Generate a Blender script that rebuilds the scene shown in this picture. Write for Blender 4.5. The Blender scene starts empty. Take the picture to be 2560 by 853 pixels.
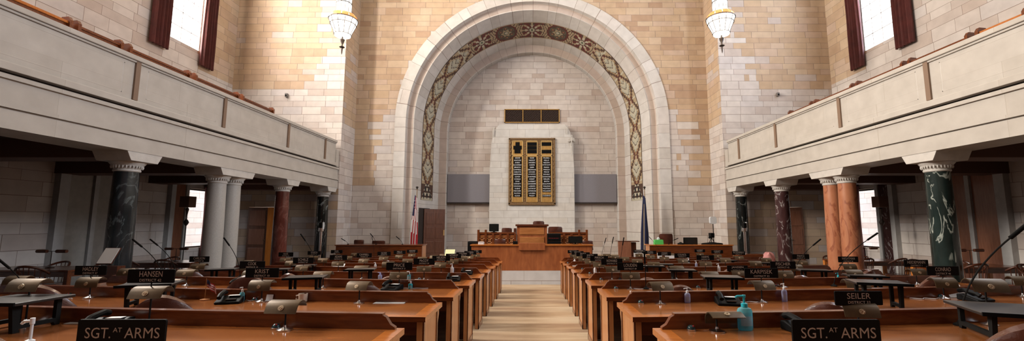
import bpy, bmesh, math, random
from mathutils import Vector, Matrix
random.seed(7)
PI = math.pi
SC = bpy.context.scene
COL = SC.collection
F = 1100.0
PITCH = math.radians(6.8)
CP, SP = math.cos(PITCH), math.sin(PITCH)

# ---------------------------------------------------------------- placing aids (eye at the origin, z up, y away)
def P(px, py, Y):
    """point of the room at depth Y that the photo shows at px, py"""
    t = (426.5 - py) / F
    z = Y * (t * CP + SP) / (CP - t * SP)
    d = Y * CP + z * SP
    return Vector(((px - 1330) * d / F, Y, z))
def Pz(px, py, z):
    """point on the level surface z that the photo shows at px, py"""
    t = (426.5 - py) / F
    Y = z * (CP - t * SP) / (t * CP + SP)
    d = Y * CP + z * SP
    return Vector(((px - 1330) * d / F, Y, z))
H = 1.37
SL = 0.0405
def floor_z(y): return -H - SL * y
DAIS = -1.517
SIDE = -1.66

# ---------------------------------------------------------------- materials
class NT:
    def __init__(s, mat):
        s.t = mat.node_tree; s.n = s.t.nodes; s.l = s.t.links
    def new(s, typ, **kw):
        nd = s.n.new(typ)
        for k, v in kw.items(): setattr(nd, k, v)
        return nd
    def put(s, inp, v):
        if isinstance(v, bpy.types.NodeSocket): s.l.new(v, inp)
        else: inp.default_value = v
    def m(s, op, a, b=None, c=None):
        nd = s.n.new('ShaderNodeMath'); nd.operation = op
        s.put(nd.inputs[0], a)
        if b is not None: s.put(nd.inputs[1], b)
        if c is not None: s.put(nd.inputs[2], c)
        return nd.outputs[0]
    def ramp(s, fac, stops, interp='LINEAR'):
        nd = s.n.new('ShaderNodeValToRGB'); cr = nd.color_ramp; cr.interpolation = interp
        while len(cr.elements) < len(stops): cr.elements.new(0.5)
        for e, (p, c) in zip(cr.elements, stops):
            e.position = p; e.color = (c[0], c[1], c[2], 1)
        s.l.new(fac, nd.inputs[0]); return nd.outputs[0]
    def mix(s, fac, a, b, blend='MIX'):
        nd = s.n.new('ShaderNodeMix'); nd.data_type = 'RGBA'; nd.blend_type = blend
        s.put(nd.inputs[0], fac)
        for i, v in ((6, a), (7, b)):
            if isinstance(v, tuple): nd.inputs[i].default_value = (v[0], v[1], v[2], 1)
            else: s.l.new(v, nd.inputs[i])
        return nd.outputs[2]

def base_mat(name, col, rough=0.5, metal=0.0, spec=0.5, coat=0.0, emit=None, estr=0.0, bump=0.0, bscale=40, var=0.0, vscale=6):
    m = bpy.data.materials.new(name); m.use_nodes = True
    nt = NT(m); b = nt.n['Principled BSDF']
    b.inputs['Base Color'].default_value = (*col, 1)
    b.inputs['Roughness'].default_value = rough
    b.inputs['Metallic'].default_value = metal
    b.inputs['Specular IOR Level'].default_value = spec
    b.inputs['Coat Weight'].default_value = coat
    if coat: b.inputs['Coat Roughness'].default_value = 0.12
    if emit:
        b.inputs['Emission Color'].default_value = (*emit, 1); b.inputs['Emission Strength'].default_value = estr
    tc = nt.new('ShaderNodeTexCoord')
    if var > 0:
        nz = nt.new('ShaderNodeTexNoise'); nz.inputs['Scale'].default_value = vscale; nz.inputs['Detail'].default_value = 5
        nt.l.new(tc.outputs['Object'], nz.inputs['Vector'])
        c = nt.ramp(nz.outputs[0], [(0.3, tuple(x * (1 - var) for x in col)), (0.7, tuple(min(1, x * (1 + var)) for x in col))])
        nt.l.new(c, b.inputs['Base Color'])
    if bump > 0:
        nz = nt.new('ShaderNodeTexNoise'); nz.inputs['Scale'].default_value = bscale; nz.inputs['Detail'].default_value = 3
        nt.l.new(tc.outputs['Object'], nz.inputs['Vector'])
        bp = nt.new('ShaderNodeBump'); bp.inputs['Strength'].default_value = bump; bp.inputs['Distance'].default_value = 0.01
        nt.l.new(nz.outputs[0], bp.inputs['Height']); nt.l.new(bp.outputs[0], b.inputs['Normal'])
    return m

PALE = [(0.0, (.62, .49, .41)), (.2, (.68, .57, .50)), (.5, (.75, .65, .58)), (.8, (.79, .69, .61)), (1, (.68, .60, .56))]
WARM = [(0.0, (.52, .33, .21)), (.25, (.66, .46, .29)), (.5, (.60, .41, .27)), (.75, (.70, .51, .34)), (1, (.66, .47, .35))]
PINK = [(0.0, (.57, .44, .36)), (.5, (.66, .53, .44)), (1, (.62, .49, .42))]
def stone(name, h=.27, w=.70, zone=None, pale=PALE, warm=WARM, joint=.0055, jcol=(.28, .20, .15), rough=.75):
    """ashlar: courses h high, stones about w long, from the UV map in metres. zone(nt, cx, cz) says how warm a stone is (0..1)"""
    m = bpy.data.materials.new(name); m.use_nodes = True
    nt = NT(m); b = nt.n['Principled BSDF']
    uv = nt.new('ShaderNodeUVMap'); sp = nt.new('ShaderNodeSeparateXYZ'); nt.l.new(uv.outputs[0], sp.inputs[0])
    u, v = sp.outputs[0], sp.outputs[1]
    vv = nt.m('ADD', nt.m('DIVIDE', v, h), nt.m('MULTIPLY', nt.m('SINE', nt.m('MULTIPLY', v, 5.1)), .17))
    row = nt.m('FLOOR', vv)
    wr = nt.new('ShaderNodeTexWhiteNoise', noise_dimensions='1D'); nt.l.new(row, wr.inputs['W'])
    uu = nt.m('ADD', nt.m('DIVIDE', u, w), nt.m('ADD', nt.m('MULTIPLY', row, .5), nt.m('MULTIPLY', wr.outputs[0], .45)))
    if w < 10:
        uu = nt.m('ADD', uu, nt.m('MULTIPLY', nt.m('SINE', nt.m('ADD', nt.m('MULTIPLY', uu, 2.3), nt.m('MULTIPLY', row, 1.7))), .16))
    col = nt.m('FLOOR', uu)
    cv = nt.new('ShaderNodeCombineXYZ'); nt.l.new(col, cv.inputs[0]); nt.l.new(row, cv.inputs[1])
    wn = nt.new('ShaderNodeTexWhiteNoise', noise_dimensions='2D'); nt.l.new(cv.outputs[0], wn.inputs['Vector'])
    fu = nt.m('FRACT', uu); fv = nt.m('FRACT', vv)
    du = nt.m('MULTIPLY', nt.m('MINIMUM', fu, nt.m('SUBTRACT', 1.0, fu)), w)
    dv = nt.m('MULTIPLY', nt.m('MINIMUM', fv, nt.m('SUBTRACT', 1.0, fv)), h)
    jt = nt.m('LESS_THAN', nt.m('MINIMUM', du, dv), joint)
    c = nt.ramp(wn.outputs[0], pale)
    if zone:
        cx = nt.m('SUBTRACT', u, nt.m('MULTIPLY', nt.m('SUBTRACT', fu, .5), w))
        cz = nt.m('SUBTRACT', v, nt.m('MULTIPLY', nt.m('SUBTRACT', fv, .5), h))
        z = zone(nt, cx, cz, wn.outputs[0], row)
        c = nt.mix(z, c, nt.ramp(wn.outputs[0], warm))
    nz = nt.new('ShaderNodeTexNoise'); nz.inputs['Scale'].default_value = 3; nz.inputs['Detail'].default_value = 6
    nt.l.new(uv.outputs[0], nz.inputs['Vector'])
    c = nt.mix(.35, c, nt.ramp(nz.outputs[0], [(.3, (.6, .58, .56)), (.7, (1, 1, 1))]), 'MULTIPLY')
    c = nt.mix(jt, c, jcol)
    nt.l.new(c, b.inputs['Base Color'])
    b.inputs['Roughness'].default_value = rough
    bp = nt.new('ShaderNodeBump'); bp.inputs['Strength'].default_value = .4; bp.inputs['Distance'].default_value = .01
    nt.l.new(nt.m('SUBTRACT', 1.0, jt), bp.inputs['Height']); nt.l.new(bp.outputs[0], b.inputs['Normal'])
    return m

def wood(name, c0, c1, rough=.3, coat=.35, sc=(1.2, 9, 9), bands=3.0):
    m = bpy.data.materials.new(name); m.use_nodes = True
    nt = NT(m); b = nt.n['Principled BSDF']
    tc = nt.new('ShaderNodeTexCoord'); mp = nt.new('ShaderNodeMapping'); mp.inputs['Scale'].default_value = sc
    nt.l.new(tc.outputs['Object'], mp.inputs[0])
    nz = nt.new('ShaderNodeTexNoise'); nz.inputs['Scale'].default_value = bands; nz.inputs['Detail'].default_value = 7; nz.inputs['Distortion'].default_value = .6
    nt.l.new(mp.outputs[0], nz.inputs['Vector'])
    c = nt.ramp(nz.outputs[0], [(.28, c0), (.5, tuple((a + e) / 2 for a, e in zip(c0, c1))), (.72, c1)])
    nt.l.new(c, b.inputs['Base Color'])
    b.inputs['Roughness'].default_value = rough; b.inputs['Coat Weight'].default_value = coat; b.inputs['Coat Roughness'].default_value = .15
    return m

def marble(name, base, vein, scale=1.6, thin=.03, rough=.12, second=None):
    m = bpy.data.materials.new(name); m.use_nodes = True
    nt = NT(m); b = nt.n['Principled BSDF']
    tc = nt.new('ShaderNodeTexCoord')
    mp = nt.new('ShaderNodeMapping'); mp.inputs['Scale'].default_value = (1, 1, .45); nt.l.new(tc.outputs['Object'], mp.inputs[0])
    n1 = nt.new('ShaderNodeTexNoise'); n1.inputs['Scale'].default_value = scale; n1.inputs['Detail'].default_value = 8; n1.inputs['Distortion'].default_value = 1.4
    nt.l.new(mp.outputs[0], n1.inputs['Vector'])
    v = nt.m('LESS_THAN', nt.m('ABSOLUTE', nt.m('SUBTRACT', n1.outputs[0], .5)), thin)
    n2 = nt.new('ShaderNodeTexNoise'); n2.inputs['Scale'].default_value = scale * 2.3; n2.inputs['Detail'].default_value = 6
    nt.l.new(mp.outputs[0], n2.inputs['Vector'])
    bg = nt.ramp(n2.outputs[0], [(.3, base), (.7, second or tuple(x * 1.7 for x in base))])
    f = nt.m('MULTIPLY', nt.m('MULTIPLY', v, nt.m('SUBTRACT', 1.0, nt.m('DIVIDE', nt.m('ABSOLUTE', nt.m('SUBTRACT', n1.outputs[0], .5)), thin))), .85)
    f = nt.m('MULTIPLY', f, nt.m('GREATER_THAN', n2.outputs[0], .47))
    nt.l.new(nt.mix(f, bg, vein), b.inputs['Base Color'])
    b.inputs['Roughness'].default_value = rough
    return m

def carpet_mat():
    m = bpy.data.materials.new('tan_carpet_shadow_bands'); m.use_nodes = True
    nt = NT(m); b = nt.n['Principled BSDF']
    tc = nt.new('ShaderNodeTexCoord'); mp = nt.new('ShaderNodeMapping'); mp.inputs['Scale'].default_value = (.5, 2.4, 1)
    nt.l.new(tc.outputs['Object'], mp.inputs[0])
    nz = nt.new('ShaderNodeTexNoise'); nz.inputs['Scale'].default_value = 1.3; nz.inputs['Detail'].default_value = 5
    nt.l.new(mp.outputs[0], nz.inputs['Vector'])
    c = nt.ramp(nz.outputs[0], [(.3, (.31, .18, .10)), (.5, (.46, .31, .18)), (.7, (.60, .44, .28))])  # dark and pale bands painted for shadows between the desk rows
    n2 = nt.new('ShaderNodeTexNoise'); n2.inputs['Scale'].default_value = 160; nt.l.new(tc.outputs['Object'], n2.inputs['Vector'])
    c = nt.mix(.25, c, nt.ramp(n2.outputs[0], [(.3, (.5, .5, .5)), (.7, (1, 1, 1))]), 'MULTIPLY')
    nt.l.new(c, b.inputs['Base Color']); b.inputs['Roughness'].default_value = .95
    bp = nt.new('ShaderNodeBump'); bp.inputs['Strength'].default_value = .3; bp.inputs['Distance'].default_value = .01
    nt.l.new(n2.outputs[0], bp.inputs['Height']); nt.l.new(bp.outputs[0], b.inputs['Normal'])
    return m

ZC = 4.35          # height of the arch centre
def zone_front(nt, cx, cz, rnd, row):
    r = nt.m('SQRT', nt.m('ADD', nt.m('POWER', cx, 2.0), nt.m('POWER', nt.m('MAXIMUM', nt.m('SUBTRACT', cz, ZC), 0.0), 2.0)))
    tooth = nt.m('ADD', 5.7, nt.m('MULTIPLY', nt.m('MULTIPLY', nt.m('LESS_THAN', cz, 5.2), nt.m('GREATER_THAN', nt.m('FRACT', nt.m('MULTIPLY', row, .5)), .25)), .55))
    tooth = nt.m('ADD', tooth, nt.m('MULTIPLY', nt.m('LESS_THAN', cz, 4.6), .75))
    return nt.m('MULTIPLY', nt.m('GREATER_THAN', cz, 1.55), nt.m('GREATER_THAN', r, tooth))
def zone_stub(nt, cx, cz, rnd, row):
    ax = nt.m('ABSOLUTE', cx)
    par = nt.m('GREATER_THAN', nt.m('FRACT', nt.m('MULTIPLY', row, .5)), .25)
    a = nt.m('GREATER_THAN', ax, nt.m('ADD', 8.0, nt.m('MULTIPLY', par, .5)))
    lim = nt.m('ADD', 5.35, nt.m('MULTIPLY', nt.m('LESS_THAN', ax, 8.9), 1.5))
    hi = nt.m('MULTIPLY', a, nt.m('GREATER_THAN', cz, lim))
    lo = nt.m('MULTIPLY', nt.m('LESS_THAN', cz, 1.4), nt.m('GREATER_THAN', rnd, .4))
    return nt.m('MAXIMUM', nt.m('MULTIPLY', hi, nt.m('GREATER_THAN', rnd, .1)), lo)
def zone_outer(nt, cx, cz, rnd, row):
    hi = nt.m('MULTIPLY', nt.m('GREATER_THAN', cx, 15.6), nt.m('GREATER_THAN', cz, 5.6))
    hi2 = nt.m('GREATER_THAN', cz, nt.m('ADD', 8.0, nt.m('MULTIPLY', rnd, .8)))
    return nt.m('MAXIMUM', hi, hi2)
def zone_pil(nt, cx, cz, rnd, row):
    return nt.m('MULTIPLY', nt.m('GREATER_THAN', cz, 3.9), nt.m('GREATER_THAN', rnd, .15))

M = {}
M['front'] = stone('ashlar_warm_above_pale', zone=zone_front)
M['stub'] = stone('ashlar_side', zone=zone_stub)
M['outer'] = stone('ashlar_outer', h=.32, w=.85, zone=zone_outer)
M['pil'] = stone('ashlar_pilaster', zone=zone_pil)
M['pale'] = stone('ashlar_pale', h=.28, w=.85)
M['pylon'] = stone('ashlar_pylon', h=.30, w=.9, pale=[(0, (.74, .69, .63)), (.5, (.82, .77, .71)), (1, (.78, .71, .63))], jcol=(.45, .38, .32))
M['vous'] = stone('arch_voussoirs', h=.52, w=60, pale=[(0, (.66, .59, .52)), (.5, (.76, .70, .64)), (1, (.71, .62, .55))], joint=.006)
M['vouspink'] = stone('arch_inner_stones', h=.52, w=60, pale=PINK, joint=.006)
M['under'] = stone('ashlar_gallery', h=.42, w=1.1, pale=[(0, (.50, .42, .34)), (.5, (.66, .58, .50)), (1, (.74, .66, .57))])
M['base'] = stone('dais_base_blocks', h=.46, w=1.0, pale=[(0, (.66, .62, .60)), (1, (.72, .68, .66))], joint=.004)
M['balcony'] = stone('balcony_limestone', h=3.0, w=2.6, pale=[(0, (.62, .55, .47)), (.5, (.67, .60, .52)), (1, (.64, .575, .50))], joint=.003, jcol=(.45, .38, .3), rough=.4)
M['stonelight'] = base_mat('light_stone', (.70, .64, .57), .6, var=.08, bump=.2)
M['strip'] = base_mat('brown_joint_strip', (.27, .17, .11), .6)
M['dark'] = base_mat('dark_recess', (.03, .02, .017), .8)
M['ceiling'] = base_mat('ceiling_plaster', (.45, .36, .26), .8, var=.2)
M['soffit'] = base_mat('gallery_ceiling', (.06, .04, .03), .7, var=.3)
M['beamwood'] = base_mat('painted_beam', (.13, .055, .03), .6)
M['carpet'] = carpet_mat()
M['wood'] = wood('desk_wood', (.10, .022, .006), (.21, .055, .014), rough=.24, coat=.3)
M['woodtop'] = wood('desk_top_field', (.25, .078, .020), (.36, .125, .036), rough=.16, coat=.2, sc=(.7, 3, 3))
M['woodband'] = wood('desk_top_banding', (.42, .12, .022), (.56, .18, .038), rough=.18, coat=.2)
M['woodend'] = wood('desk_end_wood', (.46, .16, .05), (.60, .26, .095), rough=.35, coat=.3, sc=(9, 9, 1.2))
M['wooddark'] = wood('dark_wood', (.06, .015, .006), (.13, .035, .014), rough=.3)
M['woodorange'] = wood('brightened_orange_wood', (.55, .15, .02), (.72, .24, .04), rough=.4, sc=(9, 9, 1))  # brightened, standing in for corridor light on the open door; table legs share it
M['wooddoor'] = wood('door_walnut', (.09, .028, .012), (.17, .06, .026), rough=.4, sc=(9, 9, 1))
M['woodpanel'] = wood('panel_wood', (.22, .08, .04), (.33, .13, .07), rough=.4, sc=(9, 9, 1))
M['dais'] = wood('dais_wood', (.26, .07, .022), (.42, .13, .042), rough=.35, coat=.3, sc=(3, 3, .8))
M['daislt'] = wood('dais_carving', (.36, .12, .03), (.52, .20, .06), rough=.4)
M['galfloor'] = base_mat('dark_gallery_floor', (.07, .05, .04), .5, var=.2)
M['panelstone'] = base_mat('shaded_stone_panel', (.42, .38, .33), .6, var=.1)  # cream stone darkened to carry the shade under the gallery
M['jamb'] = base_mat('shaded_jamb_stone', (.52, .49, .46), .6, var=.08)  # light stone dimmed, gallery shade put into its colour
M['brass'] = base_mat('aged_brass', (.085, .052, .024), .48, metal=.6, var=.25, vscale=12)
M['brasslt'] = base_mat('bright_brass', (.80, .55, .25), .3, metal=.9)
M['emblem'] = base_mat('worn_emblem', (.45, .34, .22), .4, metal=.7)
M['steel'] = base_mat('chrome', (.75, .75, .76), .2, metal=1)
M['black'] = base_mat('black_plastic', (.005, .005, .005), .5, spec=.1)
M['blackmat'] = base_mat('black_matte', (.010, .009, .008), .8, spec=.15)
M['blacktop'] = base_mat('black_laminate', (.030, .024, .021), .28, var=.15)
M['letter'] = base_mat('engraved_letters', (.50, .43, .37), .6)
M['white'] = base_mat('white_plastic', (.80, .80, .80), .4)
M['paper'] = base_mat('paper', (.85, .83, .80), .8)
M['yellow'] = base_mat('yellow_paper', (.85, .82, .45), .8)
M['screenblack'] = base_mat('screen_black', (.01, .012, .011), .15)
M['leather'] = base_mat('oxblood_leather', (.085, .026, .015), .24, coat=.3, bump=.15, bscale=90, var=.25)
M['green'] = base_mat('green_plastic', (.10, .60, .12), .4)
M['pinkcloth'] = base_mat('pink_cloth', (.70, .30, .28), .8)
M['curtain'] = base_mat('oxblood_curtain', (.10, .018, .013), .75, var=.3, vscale=3)
M['greyfab'] = base_mat('grey_acoustic_fabric', (.27, .25, .27), .95, bump=.3, bscale=200, var=.05, vscale=60)
M['mgreenshade'] = marble('shaded_green_marble', (.010, .012, .013), (.12, .14, .14), 2.2, .02, second=(.035, .042, .045))  # green marble copy, fainter veins, gallery shade put into its colours
M['mgreen'] = marble('green_black_marble', (.008, .015, .013), (.55, .58, .50), 1.9, .022, second=(.026, .040, .036))
M['morange'] = marble('orange_marble', (.44, .15, .07), (.30, .08, .04), 2.2, .05, .28, second=(.58, .24, .12))
M['mdred'] = marble('plum_marble', (.035, .014, .014), (.45, .40, .38), 2.6, .025, .16, second=(.09, .04, .038))
M['mred'] = marble('red_marble', (.085, .020, .014), (.20, .07, .05), 2.2, .03, .1, second=(.16, .045, .03))
M['mblack'] = marble('black_marble', (.006, .007, .007), (.30, .32, .30), 1.8, .012, .08, second=(.015, .017, .016))
M['mwhite'] = base_mat('white_granite', (.52, .48, .43), .45, var=.12, vscale=60)
M['grid'] = base_mat('bronze_grille', (.10, .05, .03), .5, metal=.5)
M['gold'] = base_mat('gilded_bronze', (.55, .31, .09), .42, metal=.35, var=.15, vscale=9)
M['goldlt'] = base_mat('pale_gilding', (.74, .50, .20), .42, metal=.3)
M['goldbr'] = base_mat('bronze_moulding', (.24, .14, .06), .5, metal=.3, var=.3, vscale=20)
M['glow'] = base_mat('lit_glass', (.9, .9, .88), .4, emit=(1, .95, .84), estr=2.4)
M['ambercup'] = base_mat('amber_shell', (.85, .32, .10), .35, emit=(1, .35, .10), estr=.35)
M['dkmetal'] = base_mat('dark_bronze', (.05, .035, .028), .4, metal=.6)
M['red'] = base_mat('flag_red', (.42, .015, .02), .8)
M['flagwhite'] = base_mat('flag_white', (.72, .66, .64), .8)
M['navy'] = base_mat('flag_navy', (.015, .018, .06), .8)


M['teal'] = base_mat('teal_plastic', (.02, .42, .50), .3)
M['mug'] = base_mat('tan_mug', (.62, .50, .40), .3)
M['tealdark'] = base_mat('dark_teal_knob', (.02, .05, .055), .15)
def glass_mat(name, col, a):
    m = bpy.data.materials.new(name); m.use_nodes = True; nt = NT(m); b = nt.n['Principled BSDF']
    tr = nt.new('ShaderNodeBsdfTransparent'); tr.inputs[0].default_value = (*col, 1)
    mx = nt.new('ShaderNodeMixShader'); mx.inputs[0].default_value = a
    b.inputs['Base Color'].default_value = (*col, 1); b.inputs['Roughness'].default_value = .05
    nt.l.new(tr.outputs[0], mx.inputs[1]); nt.l.new(b.outputs[0], mx.inputs[2])
    nt.l.new(mx.outputs[0], nt.n['Material Output'].inputs[0]); return m
M['glass'] = glass_mat('window_glass', (.97, .98, 1), .08)
M['clear'] = glass_mat('clear_plastic', (.86, .92, .95), .3)
M['blueliq'] = glass_mat('blue_gel', (.30, .80, .90), .4)
M['violetliq'] = glass_mat('violet_gel', (.62, .64, .90), .5)
MOS = {'b': base_mat('mosaic_beige', (.45, .33, .20), .5), 'k': base_mat('mosaic_brown', (.085, .045, .03), .5), 'r': base_mat('mosaic_red', (.13, .022, .018), .5),
       'c': base_mat('mosaic_cream', (.55, .49, .36), .5), 'g': base_mat('mosaic_green', (.11, .13, .08), .5), 'x': base_mat('mosaic_black', (.02, .018, .018), .4),
       'o': base_mat('mosaic_gold', (.33, .21, .10), .5), 'l': base_mat('mosaic_pale_green', (.46, .43, .33), .5)}

# ---------------------------------------------------------------- mesh builder
class MB:
    def __init__(s): s.v = []; s.f = []; s.mi = []; s.uv = []
    def face(s, pts, m=0, uv=None):
        b = len(s.v); s.v += [tuple(p) for p in pts]; s.f.append(tuple(range(b, b + len(pts)))); s.mi.append(m); s.uv.append(uv); return s
    def box(s, x0, x1, y0, y1, z0, z1, m=0):
        if x0 > x1: x0, x1 = x1, x0
        if y0 > y1: y0, y1 = y1, y0
        b = len(s.v)
        s.v += [(x0, y0, z0), (x1, y0, z0), (x1, y1, z0), (x0, y1, z0), (x0, y0, z1), (x1, y0, z1), (x1, y1, z1), (x0, y1, z1)]
        for f in ((3, 2, 1, 0), (4, 5, 6, 7), (0, 1, 5, 4), (1, 2, 6, 5), (2, 3, 7, 6), (3, 0, 4, 7)):
            s.f.append(tuple(b + i for i in f)); s.mi.append(m); s.uv.append(None)
        return s
    def prism(s, poly, axis, a0, a1, m=0):
        """poly of 2d points pushed along axis: x -> (y,z), y -> (x,z), z -> (x,y)"""
        def mk(p, a):
            return {'x': (a, p[0], p[1]), 'y': (p[0], a, p[1]), 'z': (p[0], p[1], a)}[axis]
        n = len(poly); b = len(s.v)
        s.v += [mk(p, a0) for p in poly] + [mk(p, a1) for p in poly]
        s.f.append(tuple(b + i for i in range(n))); s.f.append(tuple(b + n + i for i in reversed(range(n))))
        s.mi += [m, m]; s.uv += [None, None]
        for i in range(n):
            j = (i + 1) % n
            s.f.append((b + i, b + n + i, b + n + j, b + j)); s.mi.append(m); s.uv.append(None)
        return s
    def ring(s, rings, m=0, closed=True, caps=True):
        """skin over successive rings of equal count"""
        b = len(s.v); n = len(rings[0])
        for r in rings: s.v += [tuple(p) for p in r]
        for i in range(len(rings) - 1):
            for j in range(n if closed else n - 1):
                k = (j + 1) % n
                mm = m(i, j) if callable(m) else m
                s.f.append((b + i * n + j, b + i * n + k, b + (i + 1) * n + k, b + (i + 1) * n + j)); s.mi.append(mm); s.uv.append(None)
        if caps and closed:
            mm = m(0, 0) if callable(m) else m
            s.f.append(tuple(b + j for j in reversed(range(n)))); s.mi.append(mm); s.uv.append(None)
            e = b + (len(rings) - 1) * n
            s.f.append(tuple(e + j for j in range(n))); s.mi.append(mm); s.uv.append(None)
        return s
    def lathe(s, prof, c=(0, 0, 0), n=20, m=0, sx=1, sy=1):
        return s.ring([[(c[0] + sx * r * math.cos(2 * PI * j / n), c[1] + sy * r * math.sin(2 * PI * j / n), c[2] + z) for j in range(n)] for r, z in prof], m)
    def tube(s, pts, r, n=8, m=0, r1=None):
        pts = [Vector(p) for p in pts]; rings = []; up = Vector((0.03, 0.05, 1)).normalized()
        for i, p in enumerate(pts):
            t = (pts[min(i + 1, len(pts) - 1)] - pts[max(i - 1, 0)]).normalized()
            a = t.cross(up)
            if a.length < .05: a = t.cross(Vector((1, 0, 0)))
            a.normalize(); bb = a.cross(t)
            rr = r if r1 is None else r + (r1 - r) * i / (len(pts) - 1)
            rings.append([p + a * rr * math.cos(2 * PI * j / n) + bb * rr * math.sin(2 * PI * j / n) for j in range(n)])
        return s.ring(rings, m)
    def build(s, name, mats, parent=None, smooth=False, bevel=0, loc=None):
        me = bpy.data.meshes.new(name); me.from_pydata(s.v, [], s.f)
        if not isinstance(mats, (list, tuple)): mats = [mats]
        for m in mats: me.materials.append(m)
        me.polygons.foreach_set('material_index', s.mi)
        me.update()
        uvl = me.uv_layers.new(name='UVMap')
        for p, u in zip(me.polygons, s.uv):
            nrm = p.normal; a = max(range(3), key=lambda i: abs(nrm[i]))
            for q, li in enumerate(p.loop_indices):
                if u is not None: uvl.data[li].uv = u[q]
                else:
                    co = me.vertices[me.loops[li].vertex_index].co
                    uvl.data[li].uv = (co.y, co.z) if a == 0 else ((co.x, co.z) if a == 1 else (co.x, co.y))
        if smooth:
            me.shade_smooth()
            me.set_sharp_from_angle(angle=math.radians(38))
        o = bpy.data.objects.new(name, me); COL.objects.link(o)
        if parent: o.parent = parent
        if loc is not None: o.location = loc
        if bevel:
            bv = o.modifiers.new('bevel', 'BEVEL'); bv.width = bevel; bv.segments = 2; bv.limit_method = 'ANGLE'
        return o

def rrect(w, h, r, n=4):
    pts = []
    for cx, cy, a in ((w / 2 - r, h / 2 - r, 0), (-w / 2 + r, h / 2 - r, 90), (-w / 2 + r, -h / 2 + r, 180), (w / 2 - r, -h / 2 + r, 270)):
        for i in range(n + 1):
            t = math.radians(a + 90 * i / n); pts.append((cx + r * math.cos(t), cy + r * math.sin(t)))
    return pts
def tag(o, label=None, cat=None, group=None, kind=None):
    if label: o['label'] = label
    if cat: o['category'] = cat
    if group: o['group'] = group
    if kind: o['kind'] = kind
    return o
def thing(name, loc, label, cat, group=None, rz=0):
    o = bpy.data.objects.new(name, None); COL.objects.link(o); o.location = loc; o.rotation_euler = (0, 0, rz); o.empty_display_size = .1
    return tag(o, label, cat, group)
def dup(root, loc, label, rz=0, group=None, skip=()):
    r = root.copy(); COL.objects.link(r); r.location = loc; r.rotation_euler = (0, 0, rz); r['label'] = label
    if group: r['group'] = group
    for ch in list(root.children):
        if ch.name.split('.')[0] in skip: continue
        c = ch.copy(); COL.objects.link(c); c.parent = r
        for g in ch.children:
            d = g.copy(); COL.objects.link(d); d.parent = c
    return r
def struct(o): o['kind'] = 'structure'; return o
def sphere_prof(r, n=8, z0=0, sz=1):
    return [(max(r * math.sin(PI * i / n), .0005), z0 - r * sz * math.cos(PI * i / n)) for i in range(n + 1)]

_tc = {}
def text_mesh(txt, width=None, height=.04, ext=.001, bold=0.0):
    key = (txt, width, height, ext, bold)
    if key in _tc: return _tc[key]
    cu = bpy.data.curves.new('lettering', 'FONT'); cu.body = txt; cu.align_x = 'CENTER'; cu.align_y = 'CENTER'; cu.size = 1; cu.resolution_u = 3
    cu.offset = bold
    ob = bpy.data.objects.new('lettering_source', cu); COL.objects.link(ob)
    dg = bpy.context.evaluated_depsgraph_get()
    me = bpy.data.meshes.new_from_object(ob.evaluated_get(dg))
    bpy.data.objects.remove(ob); bpy.data.curves.remove(cu)
    xs = [v.co.x for v in me.vertices]; ys = [v.co.y for v in me.vertices]
    w = max(xs) - min(xs); h = max(ys) - min(ys)
    sy = height / h; sx = (width / w) if width else sy
    mx, my = (max(xs) + min(xs)) / 2, (max(ys) + min(ys)) / 2
    for v in me.vertices: v.co = ((v.co.x - mx) * sx, 0, (v.co.y - my) * sy)
    _tc[key] = me
    return me
def merge_text(name, parts, mat, parent):
    """parts: (mesh, x, z, y)"""
    bm = bmesh.new()
    for me, x, z, y in parts:
        n = len(bm.verts); bm.from_mesh(me); bm.verts.ensure_lookup_table()
        for v in bm.verts[n:]: v.co += Vector((x, y, z))
    me = bpy.data.meshes.new(name); bm.to_mesh(me); bm.free()
    me.materials.clear(); me.materials.append(mat)
    for p in me.polygons: p.material_index = 0
    o = bpy.data.objects.new(name, me); COL.objects.link(o); o.parent = parent
    return o

# ================================================================ THE ROOM
YW = 17.25     # side walls beside the arch bay
YA = 18.55     # wall of the great arch
XP = 7.6       # inner faces of the bay
XO = 12.1      # outer long walls
ZT = 13.5
XB = 7.65      # balcony front
XC = 8.0       # column axis
Y0 = -3.0

# floor: gently falling carpet, plus the raised side aisles and the dais
mb = MB()
for i in range(12):
    a = Y0 + (14.36 - Y0) * i / 12; b = Y0 + (14.36 - Y0) * (i + 1) / 12
    mb.face([(-XB, a, floor_z(a)), (XB, a, floor_z(a)), (XB, b, floor_z(b)), (-XB, b, floor_z(b))])
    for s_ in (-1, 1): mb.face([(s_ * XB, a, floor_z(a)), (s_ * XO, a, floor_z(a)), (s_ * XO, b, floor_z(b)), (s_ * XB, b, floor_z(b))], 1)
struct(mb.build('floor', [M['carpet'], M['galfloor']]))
mb = MB().box(-XP, XP, 14.5, 22.2, DAIS - .3, DAIS); struct(mb.build('floor_dais', M['carpet']))
mb = MB().box(-4.6, 4.6, 14.36, 14.6, floor_z(14.36) - .1, DAIS + .001); struct(mb.build('trim_1', M['base']))
mb = MB()
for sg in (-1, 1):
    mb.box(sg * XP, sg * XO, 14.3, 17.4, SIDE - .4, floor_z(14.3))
struct(mb.build('floor_side', M['galfloor']))

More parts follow.
